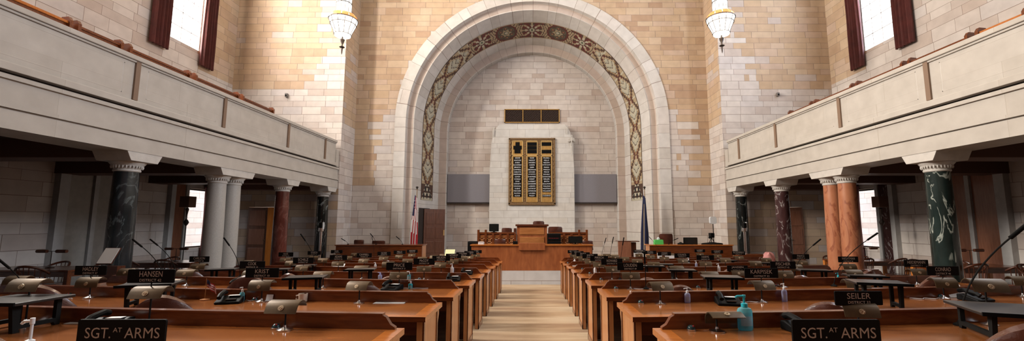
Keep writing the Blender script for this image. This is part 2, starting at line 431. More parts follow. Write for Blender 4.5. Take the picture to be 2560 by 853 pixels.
def wall_holes(name, X, u0, u1, v0, v1, holes, mat, thick, sg):
    """long wall in the plane x=X, thickness outwards"""
    us = sorted({u0, u1, *[h[0] for h in holes], *[h[1] for h in holes]}); vs = sorted({v0, v1, *[h[2] for h in holes], *[h[3] for h in holes]})
    mb = MB(); Xo = X + sg * thick
    for i in range(len(us) - 1):
        for j in range(len(vs) - 1):
            a, b, c, d = us[i], us[i + 1], vs[j], vs[j + 1]
            mu, mv = (a + b) / 2, (c + d) / 2
            if any(h[0] < mu < h[1] and h[2] < mv < h[3] for h in holes): continue
            for x in (X, Xo): mb.face([(x, a, c), (x, b, c), (x, b, d), (x, a, d)])
    for a, b, c, d in holes:
        mb.face([(X, a, c), (Xo, a, c), (Xo, b, c), (X, b, c)]); mb.face([(X, a, d), (Xo, a, d), (Xo, b, d), (X, b, d)])
        mb.face([(X, a, c), (Xo, a, c), (Xo, a, d), (X, a, d)]); mb.face([(X, b, c), (Xo, b, c), (Xo, b, d), (X, b, d)])
    return struct(mb.build(name, mat))
UPW = [(c - .87, c + .87, 6.2, 11.2) for c in (14.63, 9.2, 3.8, -1.0)]
LOW = [(15.35, 16.9, -.88, 1.22)]
for sg, nm in ((-1, 'left'), (1, 'right')):
    wall_holes('wall_' + nm, sg * XO, Y0, YW, -3, ZT, UPW + LOW, M['outer'], .18, sg)
# walls beside the bay (face the camera) with a doorway under each gallery
for sg, nm in ((-1, 'rear_left'), (1, 'rear_right')):
    mb = MB(); door = (9.93, 11.05) if sg < 0 else (9.95, 10.52)
    for x0, x1, z0, z1 in ((XP, door[0], -3, ZT), (door[1], XO, -3, ZT), (door[0], door[1], .62, ZT)):
        mb.box(sg * x0, sg * x1, YW, YW + .35, z0, z1)
    struct(mb.build('wall_' + nm, M['stub']))
    mb = MB().box(sg * XP, sg * (XP + .35), YW + .35, YA + 6, -3, ZT)
    mb.face([(sg * (XP - .001), YW, -3), (sg * (XP - .001), YW + .36, -3), (sg * (XP - .001), YW + .36, ZT), (sg * (XP - .001), YW, ZT)])
    struct(mb.build('wall_bay_' + nm.split('_')[1], M['pil']))
    cb = MB().box(sg * 9.3, sg * 11.8, YW + 2.4, YW + 2.5, -3, 1.6)
    cb.box(sg * 9.2, sg * 9.3, YW + .35, YW + 2.5, -3, 1.6).box(sg * 11.7, sg * 11.8, YW + .35, YW + 2.5, -3, 1.6).box(sg * 9.3, sg * 11.7, YW + .35, YW + 2.5, 1.5, 1.6)
    struct(cb.build('wall_corridor_' + nm.split('_')[1], M['under']))
# wall behind the camera and ceiling
struct(MB().box(-XO, XO, Y0 - .3, Y0, -3, ZT).build('wall_behind', M['wooddark']))
struct(MB().box(-XO - .5, XO + .5, Y0 - .3, 22.5, ZT, ZT + .3).build('ceiling', M['ceiling']))

# great arch wall
R0, NA = 5.89, 64
def arch_path(r, zfoot, n=NA):
    """(x, z, length) along one arch line: left leg up, over, right leg down"""
    pts = [(-r, zfoot + (ZC - zfoot) * i / 8, zfoot + (ZC - zfoot) * i / 8 - zfoot) for i in range(8)]
    L = ZC - zfoot
    for i in range(n + 1):
        a = PI - PI * i / n; pts.append((r * math.cos(a), ZC + r * math.sin(a), L + 5.0 * PI * i / n))
    L2 = L + 5.0 * PI
    pts += [(r, ZC - (ZC - zfoot) * i / 8, L2 + (ZC - zfoot) * i / 8) for i in range(1, 9)]
    return pts
mb = MB()
ZF = DAIS - .2
inner = arch_path(R0, ZF)
def outer_pt(x, z):
    if z <= ZC: return (math.copysign(XP, x), z)
    dx, dz = x, z - ZC
    k = min(XP / abs(dx) if abs(dx) > 1e-6 else 1e9, (ZT - ZC) / dz if dz > 1e-6 else 1e9)
    return (dx * k, ZC + dz * k)
outp = [outer_pt(p[0], p[1]) for p in inner]
for i in range(len(inner) - 1):
    a, b, c, d = inner[i], inner[i + 1], outp[i + 1], outp[i]
    mb.face([(a[0], YA, a[1]), (b[0], YA, b[1]), (c[0], YA, c[1]), (d[0], YA, d[1])])
    if abs(abs(c[0]) - XP) < 1e-4 and abs(d[1] - ZT) < 1e-4 or abs(abs(d[0]) - XP) < 1e-4 and abs(c[1] - ZT) < 1e-4:
        s_ = 1 if (c[0] + d[0]) > 0 else -1
        mb.face([(c[0], YA, c[1]), (d[0], YA, d[1]), (s_ * XP, YA, ZT)])
struct(mb.build('wall_arch', M['front']))
def arch_band(name, prof, mats, zfoot=ZF):
    """prof: list of (r, y, material index) — bands between successive entries"""
    mb = MB(); cum = 0
    for q in range(len(prof) - 1):
        (r1, y1, _), (r2, y2, mi) = prof[q], prof[q + 1]
        w = math.hypot(r2 - r1, y2 - y1)
        A, B = arch_path(r1, zfoot), arch_path(r2, zfoot)
        for i in range(len(A) - 1):
            L0, L1 = A[i][2], A[i + 1][2]; u0, u1 = 61.3 * q + 7, 61.3 * q + 7 + w
            mb.face([(A[i][0], y1, A[i][1]), (A[i + 1][0], y1, A[i + 1][1]), (B[i + 1][0], y2, B[i + 1][1]), (B[i][0], y2, B[i][1])], mi,
                    [(u0, L0), (u0, L1), (u1, L1), (u1, L0)])
    o = mb.build(name, mats); me = o.data
    return struct(o)
# outer ring, hollow, second face, splayed reveal, inner ring
def RY(y): return 5.12 - .245 * (y - 18.75)
YB0, YB1 = 19.5, 20.6
arch_band('trim_2', [(R0, YA, 0), (R0, YA - .05, 0), (5.42, YA - .05, 0), (5.40, YA + .16, 0), (5.37, YA + .2, 1), (5.17, YA + .2, 1), (5.12, YA + .17, 0), (5.12, 18.75, 0), (RY(21.2), 21.2, 0),
                     (4.17, 21.2, 1), (4.15, 21.23, 0), (4.15, 21.6, 0)], [M['vous'], M['vouspink']])
# painted ornament on the reveal, laid as small tiles
def mosaic_colour(s, t):
    at = abs(t)
    if at > .94: return 'k' if s < 7.4 else 'b'
    if s < .75:                                   # foot: triangles and black lozenges
        if at > 1 - .75 * (s / .75) and at > .25: return 'k'
        for cs, ct in ((.22, .0), (.22, .55), (.50, .28), (.74, .0)):
            if abs(s - cs) / .17 + abs(at - ct) / .17 < 1: return 'x'
        return 'c' if (s * 9) % 2 < 1.2 else 'k'
    if s < 7.4:                                   # stepped zigzags
        p = ((s - .75) % 1.33) / 1.33
        w = .05 + .80 * (1 - abs(2 * p - 1))
        w = round(w * 6) / 6
        if at > w + .34: return 'b' if (s * 3.1) % 1 < .7 else 'c'
        if at > w + .26: return 'o'
        if at > w + .10: return 'k'
        if at > w: return 'r' if p > .85 or p < .15 else 'k'
        if at > w - .16: return 'o' if p < .5 else 'b'
        f = (s * 3.2 - at * 1.5) % 1
        return 'k' if f < .14 else ('l' if f < .5 else 'c')
    i = int((s - 7.4) / 1.30); p = ((s - 7.4) % 1.30) / 1.30
    x = (p - .5) * 1.30 / .55; y = t
    r = math.hypot(x, y); a = math.atan2(y, x)
    if i % 2 == 0:                                # star with lozenge points
        q = math.cos(4 * a); q8 = math.cos(8 * a)
        if r < .12: return 'g'
        if r < .26: return 'c'
        if r < .34: return 'k'
        if r < .62: return 'c' if q8 > -.1 else 'r'
        if r < .95: return 'b' if q8 > .55 else ('r' if q < .3 else 'k')
        if at > .72: return 'r' if int(x * 6) % 2 else 'k'
        return 'k' if (abs(x) * 9 + at * 3) % 2 < .7 else 'b'
    q = math.cos(6 * a + .3)                      # ring of six rosettes
    if r < .14: return 'c'
    if r < .22: return 'g'
    rr = 1e9
    for k in range(6):
        rr = min(rr, math.hypot(x - .56 * math.cos(k * PI / 3 + PI / 6), y - .56 * math.sin(k * PI / 3 + PI / 6)))
    if rr < .08: return 'o'
    if rr < .16: return 'r'
    if rr < .24: return 'g'
    if r < .86: return 'b' if r < .45 else 'k'
    if r < 1.0: return 'r'
    return 'k' if (abs(x) * 7 - at * 4) % 2 < .6 else 'b'
mb = MB(); keys = list(MOS); ZM = 1.02
NV, NS = 28, 520
Lleg = ZC - ZM; Lt = 2 * Lleg + PI * 5.0
def apt(y, s):
    r = RY(y) - .012
    if s < Lleg: return (-r, y, ZM + s)
    if s > Lt - Lleg: return (r, y, ZM + (Lt - s))
    a = PI - (s - Lleg) / 5.0
    return (r * math.cos(a), y, ZC + r * math.sin(a))
for i in range(NS):
    s0, s1 = Lt * i / NS, Lt * (i + 1) / NS; sm = (s0 + s1) / 2; ss = min(sm, Lt - sm)
    ss = ss + (7.4 + 1.30 * 2 + .65 - Lt / 2) if ss > 7.4 else ss
    for j in range(NV):
        y0 = YB0 + (YB1 - YB0) * j / NV; y1 = YB0 + (YB1 - YB0) * (j + 1) / NV
        t = 2 * (j + .5) / NV - 1
        mb.face([apt(y0, s0), apt(y0, s1), apt(y1, s1), apt(y1, s0)], keys.index(mosaic_colour(ss, t)))
struct(mb.build('trim_3', [MOS[k] for k in keys]))
# niche wall
mb = MB(); pth = arch_path(4.15, ZF)
for i in range(len(pth) // 2):
    a, b = pth[i], pth[i + 1]; c, d = pth[-1 - i], pth[-2 - i]
    if i + 1 < len(pth) - 2 - i or True:
        mb.face([(a[0], 21.6, a[1]), (b[0], 21.6, b[1]), (d[0], 21.6, d[1]), (c[0], 21.6, c[1])])
struct(mb.build('wall_niche', M['pale']))

# ---- pylon with sloping shoulders, its two carved figures
mb = MB()
yp = 21.15
pl = [(-2.05, DAIS), (-2.05, 2.6), (-1.98, 3.9), (-1.86, 4.45), (-1.62, 4.80), (1.62, 4.80), (1.86, 4.45), (1.98, 3.9), (2.05, 2.6), (2.05, DAIS)]
mb.prism(pl, 'y', yp, 21.6)
struct(mb.build('trim_4', M['pylon'], bevel=.02))
def carved_figure(x, z, sg, label, scale=1.0, head_only=False):
    t = thing('carved_figure', (x, yp + .08, z), label, 'sculpture')
    me = bpy.data.meshes.new('figure_body'); bm = bmesh.new(); lay = bm.verts.layers.skin.verify()
    J = [((0, 0, 0), .11), ((0, 0, .18), .115), ((0, 0, .34), .12), ((0, -.01, .44), .05), ((0, -.02, .52), .075), ((0, -.02, .58), .06),
         ((-.13, -.02, .36), .05), ((-.16, -.10, .22), .04), ((-.05, -.16, .24), .035), ((.13, -.02, .36), .05), ((.15, -.09, .20), .04), ((.04, -.16, .28), .035),
         ((0, 0, -.25), .11), ((0, 0, -.55), .09), ((0, 0, -.75), .07)]
    E = [(0, 1), (1, 2), (2, 3), (3, 4), (4, 5), (2, 6), (6, 7), (7, 8), (2, 9), (9, 10), (10, 11), (0, 12), (12, 13), (13, 14)]
    if head_only: J = J[:6] + [((-.1, 0, .34), .05), ((.1, 0, .34), .05), ((0, 0, -.2), .10)]; E = [(0, 1), (1, 2), (2, 3), (3, 4), (4, 5), (2, 6), (2, 7), (0, 8)]
    vs = [bm.verts.new(Vector(p) * scale) for p, _ in J]
    for v, (_, r) in zip(vs, J): v[lay].radius = (r * scale, r * scale)
    vs[0][lay].use_root = True
    for a, b in E: bm.edges.new((vs[a], vs[b]))
    bm.to_mesh(me); bm.free(); me.materials.append(M['stonelight'])
    o = bpy.data.objects.new('figure_body', me); COL.objects.link(o); o.parent = t
    o.modifiers.new('skin', 'SKIN'); s_ = o.modifiers.new('sub', 'SUBSURF'); s_.levels = s_.render_levels = 1
    MB().tube([(-.02 * scale, -.19 * scale, .02 * scale), (0, -.19 * scale, .42 * scale)], .03 * scale, 8).build('held_staff', M['stonelight'], t, True)
    return t
carved_figure(1.93, 3.72, 1, 'pale carved stone figure at the shoulder of the pylon beside the gold board', 1.0)
carved_figure(1.72, 4.30, 1, 'smaller carved stone bust tucked above and behind the standing carved figure', .8, True)
carved_figure(-1.86, 4.2, -1, 'worn carved stone bust on the pylon shoulder opposite the standing carved figure', .8, True)

# ---- bronze grille above
g = thing('wall_grille', (0, 21.6, 5.32), 'wide dark bronze wall grille in three panels above the stone pylon', 'grille')
MB().box(-1.36, 1.36, -.03, -.01, -.34, .34).build('backing', M['dark'], g)
mb = MB()
for x0, x1, z0, z1 in ((-1.38, 1.38, .31, .35), (-1.38, 1.38, -.35, -.31), (-1.38, -1.34, -.35, .35), (1.34, 1.38, -.35, .35), (-.475, -.435, -.33, .33), (.435, .475, -.33, .33)):
    mb.box(x0, x1, -.08, -.02, z0, z1)
mb.build('grille_frame', M['gold'], g)
mb = MB()
for c in (-.9, 0, .9):
    for i in range(-6, 13):
        for d in (1, -1):
            # diagonal bars clipped to the panel
            x = -.42 + i * .12
            z0, z1 = -.31, .31; xa, xb = x - .31 * d + .0, x + .31 * d
            pts = []
            for k in range(21):
                tt = k / 20; xx = xa + (xb - xa) * tt; zz = z0 + (z1 - z0) * tt
                if -.42 <= xx <= .42: pts.append((xx, zz))
            if len(pts) > 2: mb.tube([(c + pts[0][0], -.045, pts[0][1]), (c + pts[-1][0], -.045, pts[-1][1])], .008, 4)
mb.build('lattice', M['grid'], g)

# ---- grey acoustic panels
for x0, x1, lab in ((-4.13, -2.07, 'plain grey fabric acoustic panel by the arch leg above the open dark door'), (2.07, 4.13, 'plain grey fabric acoustic panel on the flag side without a door')):
    t = thing('acoustic_panel', ((x0 + x1) / 2, 21.52, .99), lab, 'panel', 'grey acoustic panels')
    w = (x1 - x0) / 2
    MB().box(-w, w, -.14, .06, 0, 1.38).build('fabric_face', M['greyfab'], t, bevel=.01)
    MB().box(-w, w, -.15, .06, -.05, -.002).build('bottom_rail', M['dark'], t)

# ---- roll board
b = thing('roll_call_board', (0, yp, .88), 'tall gilded roll call board with three columns of white names on black', 'board')
BW, BH = 1.10, 3.2
MB().box(-BW, BW, -.06, -.001, 0, BH).build('backboard', M['goldbr'], b)
mb = MB()
for x0, x1, z0, z1 in ((-BW - .03, BW + .03, BH - .06, BH + .03), (-BW - .03, BW + .03, -.03, .08), (-BW - .03, -BW + .05, 0, BH), (BW - .05, BW + .03, 0, BH)):
    mb.box(x0, x1, -.10, 0, z0, z1)
for k in range(14):
    for sx in (-1, 1): mb.box(sx * (BW - .09), sx * (BW - .03), -.105, -.06, .2 + k * .21, .30 + k * .21)
mb.build('frame', M['goldbr'], b, bevel=.01)
NAMES = [['ADAMS', 'ASHFORD', 'AVERY', 'BLOOMFIELD', 'BRASCH', 'CAMPBELL', 'CARLSON', 'CHRISTENSEN', 'COASH', 'CONRAD', 'COOK', 'CORNETT', 'COUNCIL', 'DUBAS', 'FISCHER', 'FULTON', 'GLOOR'],
         ['HAAR', 'HADLEY', 'HANSEN', 'HARMS', 'HARR', 'HEIDEMANN', 'HOWARD', 'JANSSEN', 'KARPISEK', 'KRIST', 'LAMBERT', 'LANGEMEIER', 'LARSON', 'LATHROP', 'LAUTENBAUGH', 'LOUDEN', 'McCOY'],
         ['McGILL', 'MELLO', 'NELSON', 'NORDQUIST', 'PAHLS', 'PIRSCH', 'PRICE', 'SCHILZ', 'SCHUMACHER', 'SEILER', 'SMITH', 'SULLIVAN', 'WALLMAN', 'WIGHTMAN', 'WILLIAMS', None, 'LT GOVERNOR']]
for ci, cx in enumerate((-.70, 0, .70)):
    col = MB(); w = .27
    col.box(cx - w, cx + w, -.085, -.05, .10, BH - .10)
    c = col.build('name_column', M['gold'], b, bevel=.01)
    mb = MB()
    mb.box(cx - w, cx - w + .035, -.10, -.08, .12, BH - .12); mb.box(cx + w - .035, cx + w, -.10, -.08, .12, BH - .12)
    mb.box(cx - w, cx + w, -.10, -.08, 2.34, 2.38); mb.box(cx - w, cx + w, -.10, -.08, BH - .14, BH - .11)
    mb.build('column_rim', M['goldlt'], c)
    mb = MB()
    if ci == 0:
        mb.box(cx - .10, cx + .10, -.105, -.08, 2.84, 3.02); mb.box(cx - .20, cx + .20, -.105, -.08, 2.66, 2.84); mb.box(cx - .15, cx + .15, -.105, -.08, 2.47, 2.66)
    elif ci == 1:
        for k in range(3): mb.box(cx - .235, cx + .235, -.105, -.08, 2.47 + k * .185, 2.64 + k * .185)
    else:
        mb.box(cx - .235, cx + .235, -.105, -.08, 2.47, 2.64); mb.box(cx - .235, cx + .235, -.105, -.08, 2.84, 3.01)
    mb.build('title_tablet', M['black'], c)
    for k, nm in enumerate(NAMES[ci]):
        if nm is None: continue
        z = 2.24 - k * .114
        s_ = MB().box(cx - .20, cx + .20, -.11, -.08, z - .052, z + .052).build('name_strip', M['black'], b)
        wd = min(.38, .045 * len(nm) + .03)
        merge_text('lettering', [(text_mesh(nm, wd, .058, bold=.014), cx, z, -.113)], M['white'], s_)
mb = MB()
for cx in (-.35, .35):
    for k in range(24):
        mb.lathe([(.002, -.03), (.03, 0), (.002, .03)], (cx, -.07, .2 + k * .125), 6)
mb.build('bead_moulding', M['gold'], b)

# ================================================================ GALLERIES (balconies) both sides
BB, BG, BD, BR = 1.366, 1.66, 2.19, 3.21      # beam bottom, groove, shadow line, rail top
DIVY = [5.5, 8.26, 10.72, 13.62, 16.1]
for sg, nm in ((-1, 'left'), (1, 'right')):
    X = sg * XB
    def bx(mb, dx0, dx1, y0, y1, z0, z1, m=0): mb.box(X + sg * dx0, X + sg * dx1, y0, y1, z0, z1, m)
    mb = MB()
    bx(mb, 0, .75, Y0, YW, BB, BG - .015)                 # lower fascia
    bx(mb, .03, .75, Y0, YW, BG - .015, BG + .012)
    bx(mb, -.02, .75, Y0, YW, BG + .012, BG + .07)
    bx(mb, .01, .75, Y0, YW, BG + .07, BD - .10)
    bx(mb, -.03, .75, Y0, YW, BD - .10, BD - .035)
    struct(mb.build('beam_' + nm, M['balcony']))
    struct(MB().box(X + sg * .06, X + sg * .7, Y0, YW, BD - .04, BD + .015).build('trim_shadow_gap_' + nm, M['dark']))  # near-black strip painted in as the shadow under the parapet ledge
    mb = MB()
    ye = 17.0
    bx(mb, -.06, .6, Y0, ye, BD + .015, BD + .13)
    bx(mb, -.02, .6, Y0, ye, BD + .13, BD + .15)
    bx(mb, .03, .4, Y0, ye, BD + .15, BR - .13)
    bx(mb, .0, .42, Y0, ye, BR - .13, BR - .09)
    bx(mb, -.03, .45, Y0, ye, BR - .09, BR)
    bx(mb, .0, .42, ye, YW, BD, BR - .35)
    # raised panel frames between the dividers
    for a, c in zip([Y0] + DIVY, DIVY + [ye]):
        y0, y1 = a + .25, c - .25
        if y1 - y0 < .5: continue
        for q in ((y0, y1, BR - .22, BR - .19), (y0, y1, BD + .24, BD + .27), (y0, y0 + .03, BD + .24, BR - .19), (y1 - .03, y1, BD + .24, BR - .19)):
            bx(mb, .0285, .05, q[0], q[1], q[2], q[3])
    struct(mb.build('trim_parapet_' + nm, M['balcony'], bevel=.008))
    mb = MB()
    for y in DIVY: bx(mb, -.005, .1, y - .05, y + .05, BD + .16, BR - .10)
    struct(mb.build('trim_parapet_joints_' + nm, M['strip']))
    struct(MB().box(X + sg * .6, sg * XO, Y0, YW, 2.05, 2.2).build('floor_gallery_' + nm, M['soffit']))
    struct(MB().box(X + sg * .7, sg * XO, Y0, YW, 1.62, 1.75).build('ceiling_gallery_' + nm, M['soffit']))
    mb = MB()
    for y in (3.2, 6.0, 8.63, 11.35, 14.1, 16.8):
        mb.box(X + sg * .7, sg * XO, y - .28, y + .28, 1.25, 1.7)
    struct(mb.build('beam_cross_' + nm, M['beamwood']))
    # engaged piers and panels on the outer wall under the gallery
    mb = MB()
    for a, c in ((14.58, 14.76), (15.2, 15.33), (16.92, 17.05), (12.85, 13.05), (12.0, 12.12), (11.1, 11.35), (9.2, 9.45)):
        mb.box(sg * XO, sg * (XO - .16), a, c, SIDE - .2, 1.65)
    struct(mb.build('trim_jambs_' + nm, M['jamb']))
    struct(MB().box(sg * XO, sg * (XO - .13), 14.77, 15.19, SIDE - .2, 1.65).build('pillar_window_' + nm, M['woodpanel'] if sg < 0 else M['mdred'], bevel=.01))
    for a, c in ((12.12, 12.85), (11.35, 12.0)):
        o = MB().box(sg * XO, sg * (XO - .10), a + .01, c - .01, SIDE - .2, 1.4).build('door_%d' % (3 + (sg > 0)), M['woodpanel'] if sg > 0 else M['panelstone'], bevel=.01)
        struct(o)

# columns ---------------------------------------------------------
COLS = [(-1, 5.9, 'mblack', 'tall dark polished column nearest the frame edge'), ]
def column(x, y, mat, label, fz=None):
    fz = floor_z(y) if fz is None else fz
    t = thing('marble_column', (x, y, fz), label, 'column', None)
    h = 1.0 - fz
    n = 36
    prof = [(.215, .26), (.219, h * .33), (.212, h * .66), (.196, h)]
    MB().lathe(prof, n=n).build('shaft', M[mat], t, True)
    MB().lathe([(.30, .08), (.31, .12), (.30, .16), (.25, .175), (.25, .20), (.27, .22), (.26, .25), (.22, .27)], n=n).build('base', M['stonelight'], t, True)
    MB().box(-.33, .33, -.33, .33, -.03, .085).build('plinth', M['stonelight'], t, bevel=.01)
    cp = MB().lathe([(.20, h - .005), (.215, h + .01), (.215, h + .03), (.205, h + .04), (.22, h + .09), (.27, h + .15), (.285, h + .17), (.285, h + .19)], n=n).build('capital', M['stonelight'], t, True)
    mb = MB()
    for k in range(28):
        a = 2 * PI * k / 28
        mb.lathe([(.003, -.04), (.014, -.015), (.016, .01), (.004, .028)], (.238 * math.cos(a), .238 * math.sin(a), h + .095), 6)
    mb.build('egg_moulding', M['stonelight'], cp)
    e = 1.366 - fz
    imp = MB()
    imp.prism([(-.30, h + .19), (.30, h + .19), (.33, h + .24), (.40, e), (.40, e + .02), (-.40, e + .02), (-.40, e), (-.33, h + .24)], 'x', -.34, .34)
    imp.build('impost_block', M['stonelight'], t, bevel=.006)
    return t
for sg, data in ((-1, [(5.9, 'mred', 'dark column at the outer end of the long stone gallery, mostly off the picture'),
                       (8.63, 'mgreenshade', 'shadowed green-black marble column beside the side table, under the grey gallery'),
                       (11.15, 'mwhite', 'front white granite column of the white pair'),
                       (11.72, 'mwhite', 'rear white granite column of the white pair'),
                       (14.1, 'mred', 'polished dark red column beside the open orange door'),
                       (16.85, 'mblack', 'glossy black column standing by the end pier opposite the white speaker')]),
                 (1, [(5.9, 'mred', 'dark column off the cream gallery end, mostly off the picture'),
                      (8.63, 'mgreen', 'thick green marble column with bold white veins'),
                      (11.15, 'morange', 'front orange marble column of the orange pair'),
                      (11.72, 'morange', 'rear orange marble column of the orange pair'),
                      (14.1, 'mdred', 'plum marble column with white flecks before the plain wooden door'),
                      (16.85, 'mblack', 'glossy black column next to the white speaker on its pole')])):
    for y, m, lab in data:
        if y < 6: continue
        column(sg * (XC + (.006 if y == 11.72 else 0)), y, m, lab)

# windows ---------------------------------------------------------
wn = 0
for sg in (-1, 1):
    for (a, c, z0, z1) in UPW[:1] + LOW:
        wn += 1
        t = bpy.data.objects.new('window_%d' % wn, None); COL.objects.link(t); t.location = (sg * (XO + .12), (a + c) / 2, z0); struct(t)
        w = (c - a) / 2; h = z1 - z0
        MB().box(-.01, .01, -w, w, 0, h).build('glass', M['glass'], t)
        mb = MB()
        nx = 4 if z0 > 3 else 3; nz = 9 if z0 > 3 else 4
        for i in (range(nx + 1) if z0 > 3 else ()):
            y = -w + 2 * w * i / nx; mb.box(-.015, .015, y - .012, y + .012, 0, h)
        for j in (range(nz + 1) if z0 > 3 else ()):
            z = h * j / nz; mb.box(-.015, .015, -w, w, z - .012, z + .012)
        for q in ((-w, -w + .05, 0, h), (w - .05, w, 0, h), (-w, w, 0, .05), (-w, w, h - .05, h)): mb.box(-.03, .03, *q)
        mb.build('window_frame', M['dkmetal'] if z0 < 3 else M['stonelight'], t)
def curtain(sg, y0, y1, z0, z1, label, mat='curtain'):
    t = thing('curtain', (sg * (XO - .02), (y0 + y1) / 2, z0), label, 'curtain', None)
    w = (y1 - y0) / 2; n = 36; rings = []
    for q in range(9):
        z = (z1 - z0) * q / 8; r = []
        sh = 1 - .05 * math.sin(PI * q / 8)
        for i in range(n + 1):
            u = -1 + 2 * i / n; r.append((-sg * (.14 + .055 * math.cos(u * 17 + .3 * math.sin(q))), u * w * sh, z))
        for i in range(n, -1, -1):
            u = -1 + 2 * i / n; r.append((-sg * (.10 + .055 * math.cos(u * 17 + .3 * math.sin(q))), u * w * sh, z))
        rings.append(r)
    MB().ring(rings).build('drape', M[mat], t, True)
    MB().tube([(-sg * .12, -w - .06, z1 - z0 + .03), (-sg * .12, w + .06, z1 - z0 + .03)], .03, 8).build('rod', M['dkmetal'], t, True)
curtain(-1, 13.2, 13.9, 5.66, 11.4, 'long oxblood curtain on the near side of the high window over the grey gallery')
curtain(-1, 15.3, 15.95, 5.66, 11.4, 'long oxblood curtain at the far side of the high window over the grey gallery')
curtain(1, 13.2, 13.9, 5.66, 11.4, 'long oxblood curtain on the near side of the high window over the cream gallery')
curtain(1, 15.3, 15.95, 5.66, 11.4, 'long oxblood curtain at the far side of the high window over the cream gallery')
curtain(-1, 16.15, 16.75, SIDE, 1.35, 'dark red curtain at the far side of the low window behind the white columns')
curtain(1, 16.15, 16.75, SIDE, 1.35, 'dark red curtain at the far side of the low window behind the orange columns')
# masonry court outside the low windows
for sg, nm in ((-1, 'left'), (1, 'right')):
    struct(MB().box(sg * 15.5, sg * 15.8, 8, 34, -3, 2.9).build('wall_court_' + nm, M['pale']))
    struct(MB().box(sg * 12.7, sg * 15.5, 8, 34, -3.2, -3).build('ground_court_' + nm, M['stonelight']))

# doors under the galleries
o = struct(MB().box(-11.04, -10.28, YW - .06, YW + .0, SIDE - .2, .60).build('door_1', M['wooddoor'], bevel=.01))
for q in range(3): MB().box(-10.96, -10.36, YW - .075, YW - .06, -1.55 + q * .72, -.95 + q * .72).build('door_panel', M['woodpanel'], o, bevel=.01)
MB().lathe(sphere_prof(.03), (-10.34, YW - .10, -.65), 10).build('door_handle', M['brass'], o, True)
o = struct(MB().box(-.34, .0, -.02, .02, 0, 2.26).build('door_2', M['woodorange'], bevel=.01)); o.location = (-9.93, YW - .02, SIDE + .0); o.rotation_euler = (0, 0, math.radians(12))
o = struct(MB().box(9.93, 10.53, YW - .06, YW + .0, SIDE - .2, .60).build('door_5', M['woodpanel'], bevel=.01))
for q in range(3): MB().box(10.0, 10.46, YW - .075, YW - .06, -1.55 + q * .72, -.95 + q * .72).build('door_panel', M['woodpanel'], o, bevel=.01)
MB().lathe(sphere_prof(.03), (10.03, YW - .10, -.65), 10).build('door_handle', M['brass'], o, True)
# open door in the arch reveal
t = bpy.data.objects.new('door_6', None); COL.objects.link(t); t.location = (-4.83, 19.75, DAIS); t.rotation_euler = (0, 0, math.radians(34)); struct(t)
MB().box(0, 1.0, -.03, .03, 0, 2.14).build('door_leaf', M['wooddoor'], t, bevel=.008)
mb = MB()
for z in (.18, .82, 1.46): mb.box(.10, .46, -.042, .03, z, z + .52); mb.box(.54, .90, -.042, .03, z, z + .52)
mb.build('door_panels', M['wooddoor'], t, bevel=.012)
MB().box(.92, .97, -.055, .03, .95, 1.2).build('door_handle', M['brasslt'], t)
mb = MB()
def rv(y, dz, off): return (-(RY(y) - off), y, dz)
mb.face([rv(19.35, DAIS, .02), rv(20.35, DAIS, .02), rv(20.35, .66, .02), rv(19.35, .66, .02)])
struct(mb.build('door_7', M['dark']))  # flat dark face painted as the shade of the open doorway

# small wall devices
for x, y, lab in ((718, 240, 'small grey sensor box high on the pale wall above the grey gallery'), (1943, 238, 'small grey sensor box high on the pale wall above the cream gallery')):
    p = P(x, y, YW)
    t = thing('wall_sensor', (p.x, p.y, p.z - .06), lab, 'sensor')
    MB().box(-.05, .05, -.10, 0, 0, .15).build('housing', base_mat('sensor_grey', (.18, .15, .13), .5), t, bevel=.015)
    MB().lathe(sphere_prof(.035), (0, -.10, .06), 10).build('lens', M['black'], t, True)

